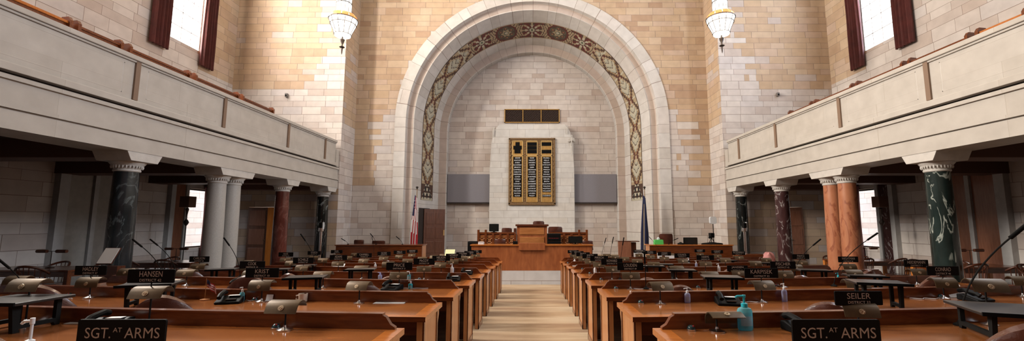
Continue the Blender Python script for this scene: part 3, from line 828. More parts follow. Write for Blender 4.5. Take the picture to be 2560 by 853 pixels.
# ---------------------------------------------------------------- pendant lanterns
def pendant(x, y, z, label):
    t = thing('pendant_lantern', (x, y, z), label, 'lamp')
    n = 24
    MB().lathe([(.02, -.30), (.27, -.27), (.25, -.22)], n=n).build('bottom_dish', M['glow'], t, True)
    MB().lathe([(.28, -.22), (.30, -.10), (.42, .24)], n=n).build('glass_bowl', M['glow'], t, True)
    MB().lathe([(.42, .25), (.47, .42), (.47, .46)], n=n).build('upper_glass', M['glow'], t, True)
    MB().lathe([(.25, .46), (.25, 1.9)], n=n).build('glass_cylinder', M['glow'], t, True)
    mb = MB()
    def torus(r, z, w, h): mb.ring([[(q[0] * math.cos(2 * PI * j / n), q[0] * math.sin(2 * PI * j / n), q[1]) for q in ((r - w, z), (r + w, z), (r + w, z + h), (r - w, z + h))] for j in range(n)] + [[(q[0], 0, q[1]) for q in ((r - w, z), (r + w, z), (r + w, z + h), (r - w, z + h))]], 0, True, False)
    torus(.48, .45, .02, .03); torus(.43, .235, .012, .02); torus(.285, -.225, .012, .02); torus(.26, .62, .01, .02)
    for k in range(12):
        a = 2 * PI * k / 12; c_, s_ = math.cos(a), math.sin(a)
        mb.tube([(.29 * c_, .29 * s_, -.21), (.305 * c_, .305 * s_, -.10), (.43 * c_, .43 * s_, .24), (.48 * c_, .48 * s_, .44)], .011, 5)
        mb.tube([(.255 * c_, .255 * s_, .46), (.255 * c_, .255 * s_, 1.9)], .009, 5)
    torus(.255, 1.2, .01, .03)
    mb.build('metal_cage', M['dkmetal'], t)
    mb = MB()
    for k in range(12):
        a = 2 * PI * k / 12; c_, s_ = math.cos(a), math.sin(a); a2 = a + 2 * PI / 12 * .45; a1 = a - 2 * PI / 12 * .45
        rr = [(.47, .47), (.45, .60), (.38, .70), (.28, .72)]
        mb.ring([[(r * math.cos(q), r * math.sin(q), z) for q in (a1, (a1 + a) / 2, a, (a + a2) / 2, a2)] for r, z in rr], 0, False)
    mb.build('shell_crown', M['ambercup'], t)
    MB().lathe([(.02, -.30), (.03, -.36), (.075, -.40), (.06, -.47), (.02, -.58), (.03, -.62), (.09, -.66), (.03, -.70), (.018, -.86), (.004, -.92)], n=12).build('finial', M['dkmetal'], t, True)
    for c in t.children:
        if not c.name.startswith('finial'): c.scale = (.94, .94, .76); c.location.z = -.30 * .24
    return t
for x, y, z, lab in ((-6.30, 14.0, 6.45, 'lit glass pendant lantern with amber shells by the pier over the grey gallery'),
                     (6.30, 14.0, 6.50, 'lit glass pendant lantern with amber shells by the pier over the cream gallery')):
    pendant(x, y, z, lab)
    ld = bpy.data.lights.new('lantern_light', 'POINT'); ld.energy = 28; ld.color = (1, .78, .5); ld.shadow_soft_size = .5
    lo = bpy.data.objects.new('lantern_light', ld); COL.objects.link(lo); lo.location = (x * .93, y - .7, z - .2)

# ---------------------------------------------------------------- gallery pews behind the parapets
ORD = ['first', 'second', 'third', 'fourth', 'fifth', 'sixth', 'seventh', 'eighth', 'ninth', 'tenth']
def pew(sg, y0, y1, label, gold=False):
    t = thing('gallery_pew', (sg * (XB + .75), (y0 + y1) / 2, 2.2), label, 'bench', 'wooden gallery pews')
    w = (y1 - y0) / 2
    t.rotation_euler = (0, 0, 0)
    top = 1.38 if sg < 0 else 1.31
    MB().box(0, sg * .05, -w, w, .35, top).build('backrest', M['wood'], t)
    MB().box(-sg * .03, sg * .08, -w, w, top, top + .05).build('top_rail', M['woodband'] if gold else M['wood'], t, bevel=.01)
    MB().box(sg * .05, sg * .5, -w, w, .38, .43).build('seat', M['wood'], t)
    for y in (-w, w):
        MB().prism([(-sg * .06, 0), (-sg * .06, top + .07), (-sg * .02, top + .13), (sg * .10, top + .12), (sg * .14, top + .04), (sg * .14, .7), (sg * .5, .65), (sg * .5, 0)], 'y', y - .03, y + .03).build('end_panel', M['wood'], t)
for sg, nm, ys in ((-1, 'grey', [(5.35, 6.2), (6.35, 7.6), (7.75, 8.6), (8.8, 10.4), (10.6, 12.2), (12.4, 13.9)]), (1, 'cream', [(6.0, 6.9), (7.1, 7.9), (8.1, 9.4), (9.6, 11.0), (11.2, 12.7), (12.9, 14.0)])):
    for i, (a, c) in enumerate(ys):
        pew(sg, a, c, 'brown wooden pew behind the %s gallery parapet, %s counted from the camera end' % (nm, ORD[i]), i == 1)

# ================================================================ DESK ROWS
WL, WR = .82, .775
XE = 5.55
def YF(k): return 2.93 + 1.205 * k
def TZ(k): return -.553 - SL * YF(k)
LIFT = .0012
def sag(s): return .06 * s + .011 * s * s
DEP = .64
def desk_row(sg, k):
    W = WL if sg < 0 else WR
    nm = 'left' if sg < 0 else 'right'
    rw = 'below the picture edge' if k < 0 else '%s row from camera' % ORD[k]
    t = thing('bench_desk', (0, YF(k), TZ(k)), 'long polished reddish-brown desk, %s, %s bank of aisle' % (rw, nm), 'desk', 'long desks in the %s bank' % nm)
    ns = 14
    S = [W, W + .10] + [W + .10 + (XE - W - .2) * i / ns for i in range(1, ns)] + [XE - .10, XE]
    zt = .038
    T = [(0, 'b'), (.07, 'f'), (.555, 'b'), (DEP, None)]
    mb = MB()
    for i in range(len(S) - 1):
        a, c = S[i], S[i + 1]; edge = i == 0 or i == len(S) - 2
        for q in range(3):
            t0, t1 = T[q][0], T[q + 1][0]; mi = 1 if (T[q][1] == 'b' or edge) else 0
            mb.face([(sg * a, sag(a - W) - t0, 0), (sg * c, sag(c - W) - t0, 0), (sg * c, sag(c - W) - t1, 0), (sg * a, sag(a - W) - t1, 0)][::(1 if sg < 0 else -1)], mi)
        for (t0, z0, z1) in ((0, -zt, 0), (DEP, -zt, 0)):
            mb.face([(sg * a, sag(a - W) - t0, z0), (sg * c, sag(c - W) - t0, z0), (sg * c, sag(c - W) - t0, z1), (sg * a, sag(a - W) - t0, z1)], 2)
        mb.face([(sg * a, sag(a - W), -zt), (sg * c, sag(c - W), -zt), (sg * c, sag(c - W) - DEP, -zt), (sg * a, sag(a - W) - DEP, -zt)], 2)
    for a in (S[0], S[-1]):
        mb.face([(sg * a, sag(a - W), -zt), (sg * a, sag(a - W) - DEP, -zt), (sg * a, sag(a - W) - DEP, 0), (sg * a, sag(a - W), 0)], 1)
    mb.build('desktop', [M['woodtop'], M['woodband'], M['wood']], t)
    # riser along the far edge with swept ends
    rings = []
    def sec(s, h): y = sag(s - W); return [(sg * s, y - .045, 0), (sg * s, y - .005, 0), (sg * s, y - .005, h), (sg * s, y - .045, h)]
    rings.append(sec(W + .05, .012)); rings.append(sec(W + .08, .03)); rings.append(sec(W + .11, .075)); rings.append(sec(W + .13, .085))
    for i in range(1, ns): rings.append(sec(W + .13 + (XE - W - .26) * i / ns, .085))
    rings.append(sec(XE - .13, .085)); rings.append(sec(XE - .09, .07)); rings.append(sec(XE - .05, .012))
    MB().ring(rings).build('riser', M['wood'], t)
    rings = []
    def sec2(s): y = sag(s - W); return [(sg * s, y - .052, .086), (sg * s, y + .002, .086), (sg * s, y + .002, .098), (sg * s, y - .052, .098)]
    for i in range(ns + 1): rings.append(sec2(W + .13 + (XE - W - .26) * i / ns))
    MB().ring(rings).build('riser_cap', M['wood'], t)
    # ends: shaped panels
    fl = -.817
    for s0 in (W + .025, XE - .075):
        y = sag(s0 - W)
        poly = [(y - .60, fl + .03), (y - .60, -zt), (y - .015, -zt), (y - .015, -.10), (y - .045, -.14), (y - .075, -.22), (y - .085, -.40), (y - .085, fl - .02)]
        e = MB().prism(poly, 'x', sg * s0, sg * (s0 + .05)).build('end_panel', M['woodend'], t)
        mb = MB()
        for ya in (y - .60, y - .125): mb.box(sg * (s0 - .008), sg * (s0 + .004), ya, ya + .03, fl, -zt)
        mb.box(sg * (s0 - .008), sg * (s0 + .004), y - .6, y - .085, fl, fl + .09)
        mb.build('edge_moulding', M['wood'], e)
    rings = []
    for i in range(ns + 1):
        s = W + .075 + (XE - W - .15) * i / ns; y = sag(s - W)
        rings.append([(sg * s, y - .10, fl), (sg * s, y - .08, fl), (sg * s, y - .08, -zt), (sg * s, y - .10, -zt)])
    MB().ring(rings).build('modesty_panel', M['wooddark'], t)
    rings = []
    for i in range(ns + 1):
        s = W + .075 + (XE - W - .15) * i / ns; y = sag(s - W)
        rings.append([(sg * s, y - .585, -.15), (sg * s, y - .565, -.15), (sg * s, y - .565, -zt), (sg * s, y - .585, -zt)])
    MB().ring(rings).build('apron', M['wooddark'], t)
    for q in (1.66, 3.5):
        s = q + .1; y = sag(s - W)
        MB().box(sg * s, sg * (s + .03), y - .56, y - .1, fl, -zt).build('divider_panel', M['wooddark'], t)
    return t
for k in range(-1, 9):
    for sg in (-1, 1): desk_row(sg, k)

LX = [-1.56, -2.49, -3.40, -4.28, -5.12]
RX = [1.15, 2.10, 3.03, 3.95, 4.84]
def seat_pt(sg, k, j, t=.105):
    x = (LX if sg < 0 else RX)[j]; W = WL if sg < 0 else WR
    return Vector((x, YF(k) + sag(abs(x) - W) - t, TZ(k) + LIFT))

# ---- desk lamps with nameplates
def shade_mesh(w=.205):
    prof = [(-.070, -.022), (-.060, -.004), (-.048, .016), (-.034, .032), (-.012, .042), (.012, .044), (.034, .036), (.050, .018), (.058, .0)]
    rings = []
    for x, k in ((-w / 2, .97), (-w / 2 + .004, 1), (w / 2 - .004, 1), (w / 2, .97)):
        rings.append([(x, y * k, z * k) for y, z in prof] + [(x, y * k * .93, z * k * .93 - .004) for y, z in reversed(prof)])
    return MB().ring(rings)
def make_lamp(loc, label):
    t = thing('desk_lamp', loc, label, 'lamp', 'desk lamps on the long desks')
    MB().lathe([(.048, 0), (.048, .006), (.030, .012), (.012, .018), (.009, .03)], n=16).build('base', M['steel'], t, True)
    MB().tube([(0, 0, .01), (0, 0, .165)], .0055, 8).build('pole', M['blackmat'], t)
    s = shade_mesh().build('lamp_shade', M['brass'], t, True); s.location = (0, 0, .15); s.rotation_euler = (math.radians(12), 0, 0)
    em = MB()
    em.ring([[(.0 + .018 * math.cos(2 * PI * j / 12), -.050 - .006 * (i > 0) + .008 * math.sin(2 * PI * j / 12), .010 + .014 * math.sin(2 * PI * j / 12)) for j in range(12)] for i in range(2)])
    em.tube([(-.012, -.058, .006), (0, -.051, .018), (.010, -.057, .010), (0, -.062, .0)], .003, 5)
    em.build('emblem', M['emblem'], s)
    return t
NP = {}
def nameplate(t, txt, dist, zc=.262, w=.305, h=.088, fs=.036):
    p = MB()
    p.prism(rrect(w, h, .006, 2), 'y', -.004, .004)
    o = p.build('nameplate', M['black'], t); o.location = (0, -.015, zc)
    MB().tube([(0, .006, -h / 2 - .05), (0, .006, 0)], .004, 6).build('plate_bracket', M['blackmat'], o)
    parts = []
    wd = min(w * .86, fs * .66 * len(txt) + .008)
    if dist:
        parts.append((text_mesh(txt, wd, fs), 0, .014, -.0052))
        dt = 'DISTRICT %s' % dist
        parts.append((text_mesh(dt, .142, fs * .48, bold=.006), 0, -.026, -.0052))
    merge_text('lettering', parts, M['letter'], o)
    return o
PLATES = {(-1, 0, 1): ('HANSEN', '42'), (-1, 1, 1): ('KRIST', '10'), (-1, 1, 3): ('HADLEY', '37'), (-1, 2, 0): ('PRICE', '3'), (-1, 2, 2): ('COOK', '13'), (-1, 3, 4): ('CARLSON', '38'),
          (-1, 3, 0): ('McCOY', '39'), (-1, 3, 2): ('SCHILZ', '47'), (-1, 4, 0): ('NELSON', '6'), (-1, 4, 2): ('ADAMS', '24'), (-1, 5, 4): ('HAAR', '21'), (-1, 5, 0): ('LATHROP', '12'), (-1, 5, 2): ('CAMPBELL', '25'),
          (-1, 6, 0): ('WALLMAN', '30'), (-1, 6, 2): ('GLOOR', '35'), (-1, 6, 4): ('BRASCH', '16'), (-1, 7, 0): ('LARSON', '40'), (-1, 7, 2): ('MELLO', '5'), (-1, 7, 4): ('HARR', '8'), (-1, 8, 0): ('AVERY', '28'), (-1, 8, 2): ('ASHFORD', '20'),
          (1, 0, 1): ('SEILER', '33'), (1, 1, 1): ('KARPISEK', '32'), (1, 1, 3): ('CONRAD', '46'), (1, 2, 0): ('LOUDEN', '49'), (1, 2, 2): ('FISCHER', '43'), (1, 2, 4): ('HEIDEMANN', '1'),
          (1, 3, 0): ('HOWARD', '9'), (1, 3, 2): ('JANSSEN', '15'), (1, 3, 4): ('WIGHTMAN', '36'), (1, 4, 0): ('PIRSCH', '4'), (1, 4, 2): ('HARMS', '48'), (1, 4, 4): ('PAHLS', '31'), (1, 5, 0): ('SMITH', '14'), (1, 5, 2): ('COUNCIL', '11'),
          (1, 6, 0): ('DUBAS', '34'), (1, 6, 2): ('COASH', '27'), (1, 6, 4): ('FULTON', '29'), (1, 7, 0): ('KRUSE', '13'), (1, 7, 2): ('McGILL', '26'), (1, 7, 4): ('CORNETT', '45'), (1, 8, 0): ('SULLIVAN', '41'), (1, 8, 2): ('HEIDT', '23'), (1, 8, 4): ('LAMBERT', '2')}
PLATES[(1, 7, 0)] = ('FULTON', '29'); PLATES[(1, 6, 4)] = ('BLOOMFIELD', '17'); PLATES[(1, 8, 2)] = ('LANGEMEIER', '23')
LZ = {(-1, 0, 1): (.23, .325), (-1, 0, 0): (.155, 0), (-1, 0, 2): (.265, 0), (1, 0, 1): (.13, .19), (1, 3, 2): (.10, .15), (1, 0, 2): (.27, 0)}
lamp0 = None
for k in range(0, 9):
    for sg in (-1, 1):
        for j in range(5):
            if (sg, k, j) == (1, 0, 0) or (k == 0 and j > 2): continue
            p = seat_pt(sg, k, j)
            pl = PLATES.get((sg, k, j))
            lab = 'brass desk lamp%s, %s row from camera, %s bank, %s from aisle' % (' with black nameplate' if pl else '', ORD[k], 'left' if sg < 0 else 'right', ORD[j])
            if lamp0 is None: t = lamp0 = make_lamp(p, lab)
            else: t = dup(lamp0, p, lab, skip=('nameplate',))
            lz, pz = LZ.get((sg, k, j), (.165, .262))
            jit = random.uniform(-.25, .25)
            for c in t.children:
                if c.name.startswith('lamp_shade'):
                    c.location.z = lz - .015; c.rotation_euler.z = jit * .8; c.rotation_euler.x = math.radians(12 + random.uniform(-10, 12))
                if c.name.startswith('pole'): c.scale.z = lz / .165
            if pl:
                o = nameplate(t, pl[0], pl[1], pz)
# the lamp with its shade turned right over, first row right bank
t = dup(lamp0, seat_pt(1, 0, 0, .12), 'brass desk lamp with its shade tipped low, beside the big teal-pump gel bottle', skip=('nameplate',))
for c in t.children:
    if c.name.startswith('lamp_shade'): c.location.z = .075; c.rotation_euler.x = math.radians(-35); c.rotation_euler.z = .05; c.location.x = .05
    if c.name.startswith('pole'): c.scale.z = .45
# the two big sergeant plates on the row below the picture edge
for x, lab in ((-1.40, 'large black SGT AT ARMS plate on its stand at the bottom of the left bank'), (1.05, 'large black SGT AT ARMS plate on its stand at the bottom of the right bank')):
    px = 305 if x < 0 else 2090
    p = P(px, 832, 1.56)
    t = thing('sign_stand', (p.x, 1.56, TZ(-1)), lab, 'sign', 'sergeant plates')
    hh = p.z - TZ(-1)
    MB().lathe([(.05, 0), (.05, .006), (.02, .014), (.008, .03)], n=16).build('base', M['steel'], t, True)
    MB().tube([(0, .008, .01), (0, .008, hh - .02)], .005, 8).build('pole', M['blackmat'], t)
    o = MB().prism(rrect(.30, .088, .006, 3), 'y', -.004, .004).build('nameplate', M['black'], t); o.location = (0, 0, hh)
    merge_text('lettering', [(text_mesh('SGT.', .088, .035), -.078, .0, -.0052), (text_mesh('AT', .030, .015), -.012, .010, -.0052), (text_mesh('ARMS', .120, .035), .073, .0, -.0052)], M['letter'], o)

# ---- book rests
def book_rest(p, w, d, h, label, rz=0):
    t = thing('book_rest', p, label, 'book rest', 'black book rests', rz)
    top = MB().prism([(-w / 2, -d / 2), (w / 2, -d / 2), (w / 2, d / 2), (-w / 2, d / 2)], 'z', h - .018, h).build('top', M['blacktop'], t, bevel=.004)
    MB().box(-w / 2, w / 2, -d / 2 - .006, -d / 2 + .004, h - .018, h + .004).build('lip', M['black'], top)
    for sx in (-1, 1):
        mb = MB(); x = sx * (w / 2 - .07)
        mb.prism([(-d / 2 + .06, 0), (-d / 2 + .10, 0), (-d / 2 + .09, .02), (d / 2 - .07, .02), (d / 2 - .06, 0), (d / 2 - .03, 0), (d / 2 - .03, h - .018), (d / 2 - .06, h - .018), (d / 2 - .06, .045), (-d / 2 + .09, .045), (-d / 2 + .09, h - .018), (-d / 2 + .04, h - .018)], 'x', x - .012, x + .012)
        mb.build('leg', M['blackmat'], t)
    return t
def on_row(px, py, k): return Pz(px, py, TZ(k) + LIFT)
RESTS = [(762, 736, 2, .46, .34, .15, 'black book rest behind the tan mug'), (900, 706, 3, .46, .32, .15, 'black book rest two rows ahead of the lone white sheet of paper'),
         (556, 700, 3, .42, .34, .13, 'black book rest before the white granite columns'), (372, 765, 1, .46, .34, .16, 'black book rest half hidden by the tallest lamp and its nameplate'),
         (30, 812, 0, .40, .36, .19, 'black book rest cut by the edge of the picture at lower left'), (760, 672, 4, .42, .30, .11, 'small black book rest under the brightly shining lamp'),
         (690, 690, 3, .42, .32, .12, 'black book rest beside the dark red column foot'),
         (1806, 738, 2, .46, .34, .155, 'black book rest with a brown sheen, third row of the right bank'), (1705, 702, 3, .44, .32, .13, 'black book rest with gel bottles showing between its legs'),
         (1634, 684, 4, .42, .30, .12, 'black book rest, fifth row from camera, right bank, between first and third lamps'), (1818, 664, 6, .46, .30, .10, 'black book rest far back beneath the plain side desk'),
         (1905, 672, 5, .46, .30, .10, 'black book rest with a pump bottle standing behind it'),
         (2036, 703, 3, .46, .32, .13, 'black book rest before the plum marble column'), (2165, 715, 2, .46, .32, .12, 'black book rest before the orange columns'),
         (2200, 770, 1, .46, .34, .18, 'black book rest whose top shines bluish white'), (2478, 838, 0, .50, .40, .19, 'biggest black book rest, over the leather chair at lower right'),
         (1660, 676, 5, .40, .28, .10, 'black book rest by the folded white cards'), (1123, 655, 6, .36, .26, .17, 'far black book rest carrying the yellow booklet')]
for px, py, k, w, d, h, lab in RESTS:
    p = on_row(px, py, k)
    Wd = WL if px < 1330 else WR
    ymin = YF(k) + sag(abs(p.x) - Wd) - DEP + d * .4 - .02; ymax = YF(k) + sag(abs(p.x) - Wd) - .09 - d / 2
    p.y = min(max(p.y, ymin), max(ymin, ymax))
    p.x = (px - 1330) / F * (p.y * CP + p.z * SP)
    if k == 0 and px > 1330: p.x, p.y = 2.89, 2.68; book_rest(p, .55, .46, .165, lab, math.radians(-22))
    elif k == 0: book_rest(p, w, d, h, lab, 0)
    else: book_rest(p, w * .86, d * .86, h * 1.22, lab, -.5 * math.atan2(p.x, p.y))

# ---- gooseneck microphones
def gooseneck(base, tip, label, thick=1.0, foam=.13):
    t = thing('gooseneck_microphone', base, label, 'microphone', 'gooseneck microphones')
    v = tip - base
    MB().lathe([(.034, 0), (.034, .010), (.014, .02), (.008, .035)], n=14).build('base', M['blackmat'], t, True)
    n = 12; pts = []
    c = Vector((v.x * .12, v.y * .1, v.z * .55))
    for i in range(n + 1):
        u = i / n; pts.append((1 - u) ** 2 * Vector((0, 0, .02)) + 2 * u * (1 - u) * c + u * u * v)
    MB().tube(pts, .0045 * thick, 6).build('stem', M['blackmat'], t)
    dr = (pts[-1] - pts[-2]).normalized()
    MB().tube([v - dr * .02, v - dr * .01, v + dr * foam * .5, v + dr * foam, v + dr * (foam + .01)], .011 * thick, 10).build('head', M['black'], t, True)
# base px, row, tip px
GN = [((600, 690), 3, (572, 612), 'gooseneck microphone leaning across the white granite columns'), ((412, 716), 2, (352, 615), 'gooseneck microphone leaning before the shadowed marble column'),
      ((440, 690), 3, (392, 612), 'shorter gooseneck microphone bent in front of the low dark curtain'), ((790, 668), 4, (762, 600), 'gooseneck microphone before the pale wall by the glossy black column'),
      ((1502, 664), 5, (1512, 606), 'upright gooseneck microphone, first of two thin ones by the dais end'), ((1523, 672), 4, (1531, 606), 'upright gooseneck microphone, second of two thin ones by the dais end'),
      ((1550, 690), 3, (1557, 610), 'gooseneck microphone before the small dark lectern'), ((1985, 690), 3, (2035, 612), 'gooseneck microphone bent flat before the wooden door'),
      ((2085, 722), 2, (2172, 598), 'gooseneck microphone leaning across the orange columns'), ((2400, 772), 0, (2532, 590), 'largest gooseneck microphone reaching to the picture edge at right'),
      ((1615, 720), 2, (1612, 655), 'thin gooseneck microphone beside the black plate of the third row'), ((935, 640), 8, (931, 600), 'tiny gooseneck microphone before the left press desk'),
      ((62, 720), 1, (20, 668), 'gooseneck microphone in shadow at the picture edge at left'), ((1655, 640), 8, (1628, 598), 'gooseneck microphone standing by the navy flag')]
def px_far(x): return x < 800 or x > 1900
for (bx_, by_), k, (tx, ty), lab in GN:
    sg = -1 if bx_ < 1330 else 1; Wd = WL if sg < 0 else WR
    X = (bx_ - 1330) / F * YF(k)
    y = YF(k) + sag(max(0, abs(X) - Wd)) - .10; X = (bx_ - 1330) / F * (y * CP + TZ(k) * SP)
    base = Vector((X, y, TZ(k) + LIFT)); tip = P(tx, ty, y - .05)
    gooseneck(base, tip, lab, 1.2 if k == 0 else (1.0 if k < 3 or px_far(bx_) else .7), .16 if k == 0 else (.12 if k < 3 or px_far(bx_) else .085))

# ---- leather chairs
def chair_mesh():
    n = 22
    def shell(a_max, ro, ri, zb, top):
        rings = []
        for i in range(n + 1):
            a = -a_max + 2 * a_max * i / n
            s_, c_ = math.sin(a), math.cos(a); h = top(a)
            ox, oy = ro * s_, -ro * c_ * .95; ix, iy = ri * s_, -ri * c_ * .95
            mx, my = (ox + ix) / 2, (oy + iy) / 2
            rings.append([(ox * .96, oy * .96, zb), (ox, oy, (zb + h) / 2), (ox * 1.03, oy * 1.03, h - .04), (ox * .99, oy * .99, h - .01), (mx, my, h + .005), (ix * 1.01, iy * 1.01, h - .015), (ix * .97, iy * .97, h - .05), (ix, iy, zb)])
        return rings
    return shell
def make_chair(loc, label, rz=0):
    t = thing('leather_chair', loc, label, 'chair', 'oxblood leather chairs', rz)
    sh = chair_mesh()
    MB().ring(sh(math.radians(118), .275, .20, .36, lambda a: (.62 + .38 * max(0, math.cos(a * .72)) ** 2.0))).build('backrest', M['leather'], t, True)
    MB().lathe([(.02, .36), (.21, .36), (.225, .40), (.22, .455), (.18, .475), (.02, .48)], n=22).build('seat', M['leather'], t, True)
    MB().lathe([(.035, .06), (.03, .30), (.12, .35)], n=12).build('pedestal', M['wooddark'], t, True)
    for q in range(4):
        a = PI / 4 + q * PI / 2
        MB().tube([(.02 * math.cos(a), .02 * math.sin(a), .10), (.16 * math.cos(a), .16 * math.sin(a), .085), (.29 * math.cos(a), .29 * math.sin(a), .03)], .022, 8).build('leg', M['wooddark'], t, True)
    return t
chair0 = None
CH = [(438, 742, 1, 'leather chair beneath the tallest lamp and nameplate of the left bank'), (905, 712, 2, 'leather chair behind the bare lamp of the second row, near the aisle'), (975, 692, 3, 'leather chair beside the dark desk phone, one row past the lone paper sheet'),
      (485, 672, 3, 'leather chair top before the white granite columns'), (135, 700, 1, 'shadowed leather chair behind the shining lamp at far left'), (640, 690, 2, 'leather chair behind the violet gel bottle'), (757, 685, 3, 'leather chair behind the brown-topped rest near the mug'),
      (40, 820, 0, 'leather chair cut by the bottom left corner'), (1690, 715, 2, 'leather chair beside the violet pump bottle of the right bank'), (1628, 696, 3, 'leather chair behind the lowered grey lamp shade'),
      (2060, 760, 1, 'leather chair behind the low plated lamp just above the right sergeant plate'), (1985, 690, 3, 'leather chair in front of the plum column'), (2500, 816, 0, 'big leather chair cut by the bottom right corner'),
      (2290, 686, 2, 'leather chair before the green veined column'), (2125, 676, 3, 'leather chair before the foot of the orange pair'), (1090, 664, 5, 'small leather chair near the aisle between two far nameplates'), (1795, 672, 4, 'leather chair by the stack of white sheets')]
for px, py, k, lab in CH:
    sg = -1 if px < 1330 else 1; Wd = WL if sg < 0 else WR
    X = (px - 1330) / F * YF(k)
    y = YF(k) + sag(max(0, abs(X) - Wd)) - DEP - .16
    y -= .095
    zf = floor_z(y) + .002
    X = (px - 1330) / F * (y * CP - .55 * SP)
    top = P(px, py, y - .27).z
    p = Vector((X, y, zf))
    rz = random.uniform(-.5, .5)
    if chair0 is None: t = chair0 = make_chair(p, lab, rz)
    else: t = dup(chair0, p, lab, rz)
    s_ = max(.9, min(1.05, (top - zf) / 1.0)); t.scale = (1, 1, s_)

# ---- bottles
def pump_bottle(p, h, r, liquid, cap, label, clear=False):
    t = thing('pump_bottle', p, label, 'bottle', 'pump bottles on the desks')
    bh = h * .66
    MB().lathe([(.001, 0), (r * .9, 0), (r, .006), (r, bh * .82), (r * .85, bh * .93), (r * .38, bh), (r * .38, bh + .008)], n=16, sy=.7).build('bottle_body', liquid, t, True)
    mb = MB().lathe([(r * .42, bh), (r * .42, bh + .02), (r * .14, bh + .025), (r * .14, h * .92), (r * .22, h * .93), (r * .22, h)], n=12)
    mb.tube([(0, 0, h * .965), (-r * .9, 0, h * .96), (-r * 1.15, 0, h * .93)], r * .15, 8)
    mb.build('pump_head', cap, t, True)
    MB().ring([[(r * 1.01 * math.sin(a), -r * .71 * math.cos(a), z) for a in [math.radians(-50 + 10 * i) for i in range(11)]] for z in (bh * .2, bh * .62)], 0, False).build('label', M['white'] if clear else M['clear'], t)
    return t
BT = [(604, 754, 1, .13, .022, 'blueliq', 'white', 'blue gel pump bottle beside the phone in the second row'), (621, 716, 2, .145, .026, 'violetliq', 'white', 'violet gel pump bottle in front of the gold lamp of the third row'),
      (1022, 699, 3, .12, .028, 'blueliq', 'white', 'bright blue gel bottle near the far aisle end of the left bank'), (1026, 668, 5, .11, .03, 'violetliq', 'white', 'small clear pump bottle above the black plate near the aisle'),
      (971, 662, 5, .16, .03, 'violetliq', 'white', 'greyish pump bottle midway between the far brass lamps'), (938, 662, 5, .12, .026, 'white', 'white', 'short white pump bottle over a brown lamp shade'),
      (950, 694, 3, .10, .03, 'violetliq', 'violetliq', 'pale violet bottle behind the second black book rest'), (1130, 676, 4, .17, .03, 'white', 'white', 'white bottle by the plate nearest the aisle'),
      (1026, 697, 2, .09, .025, 'teal', 'white', 'little teal bottle beside the leather chair'),
      (1864, 823, 0, .215, .047, 'blueliq', 'teal', 'big blue gel bottle with teal pump on the first row'), (1719, 722, 1, .13, .027, 'violetliq', 'white', 'violet labelled pump bottle on the second row right bank'),
      (1962, 753, 1, .165, .025, 'violetliq', 'white', 'slim violet pump bottle by the tall plated lamp'), (1488, 678, 4, .15, .024, 'white', 'white', 'white pump bottle by the fourth plate from camera'),
      (1741, 664, 5, .15, .024, 'violetliq', 'white', 'small pump bottle in the middle of the right bank'), (1797, 668, 4, .15, .03, 'white', 'white', 'white pump bottle behind the stack of white sheets'),
      (1903, 662, 5, .12, .028, 'white', 'white', 'white pump bottle above the black rest right of it'), (2097, 694, 2, .15, .026, 'blueliq', 'teal', 'narrow blue bottle before the orange columns'),
      (1437, 655, 7, .13, .028, 'white', 'white', 'white pump bottle at the far aisle end of the right bank'), (75, 853, -1, .22, .032, 'white', 'white', 'white pump bottle cut by the bottom edge at left'), (1722, 655, 6, .16, .032, 'blackmat', 'white', 'black bottle with white cap far back')]
for px, py, k, h, r, l, c, lab in BT:
    if k < 0: p = P(px, 853, 1.62); p.z = TZ(-1) + LIFT; h = .285
    else:
        p = on_row(px, py, k); sg = -1 if px < 1330 else 1; Wd = WL if sg < 0 else WR
        yc = YF(k) + sag(max(0, abs(p.x) - Wd))
        p.y = min(max(p.y, yc - DEP + .05), yc - .09); p.x = (px - 1330) / F * (p.y * CP + p.z * SP)
    pump_bottle(p, h, r, M[l], M[c], lab, l == 'white')

# ---- desk phones, knobs with cables, papers and small things
def clamp_row(px, py, k, lo=.05, hi=.09):
    p = on_row(px, py, k); sg = -1 if px < 1330 else 1; Wd = WL if sg < 0 else WR
    yc = YF(k) + sag(max(0, abs(p.x) - Wd)); p.y = min(max(p.y, yc - DEP + lo), yc - hi); p.x = (px - 1330) / F * (p.y * CP + p.z * SP)
    return p
phone0 = None
for px, py, k, lab, rz in ((575, 757, 1, 'black desk phone with a white card, second row of the left bank', .3), (268, 808, 0, 'black desk phone behind the left sergeant plate', .12), (980, 718, 2, 'black desk phone next to a leather chair near the aisle', -.2),
                      (1133, 687, 3, 'black desk phone like a low mound, fourth row near the aisle', .1), (1166, 674, 4, 'black desk phone like a low mound, fifth row near the aisle', 0), (1820, 756, 1, 'black desk phone with curling cable, second row of the right bank', -.2),
                      (2012, 806, 0, 'black desk phone behind the right sergeant plate', .1), (2440, 752, 1, 'black desk phone near the large microphone foot', .2), (600, 712, 2, 'black desk phone before the little striped flag', .1)):
    p = clamp_row(px, py, k, .14, .18)
    if phone0 is None:
        t = phone0 = thing('desk_phone', p, lab, 'phone', 'black desk phones', rz)
        MB().prism([(-.09, 0), (.09, 0), (.09, .055), (.05, .06), (-.09, .02)], 'x', -.10, .10).build('body', M['black'], t, bevel=.008)
        MB().tube([(-.065, -.08, .055), (-.065, -.05, .075), (-.065, 0, .085), (-.065, .05, .092), (-.065, .09, .08)], .02, 8).build('handset', M['black'], t, True)
        MB().box(-.02, .06, -.07, -.02, .034, .040).build('keypad', M['blacktop'], t)
    else: t = dup(phone0, p, lab, rz)
    if px == 575:
        MB().box(-.02, .07, .0, .05, .06, .063).build('card', M['paper'], t)
knob0 = None; kn = 0
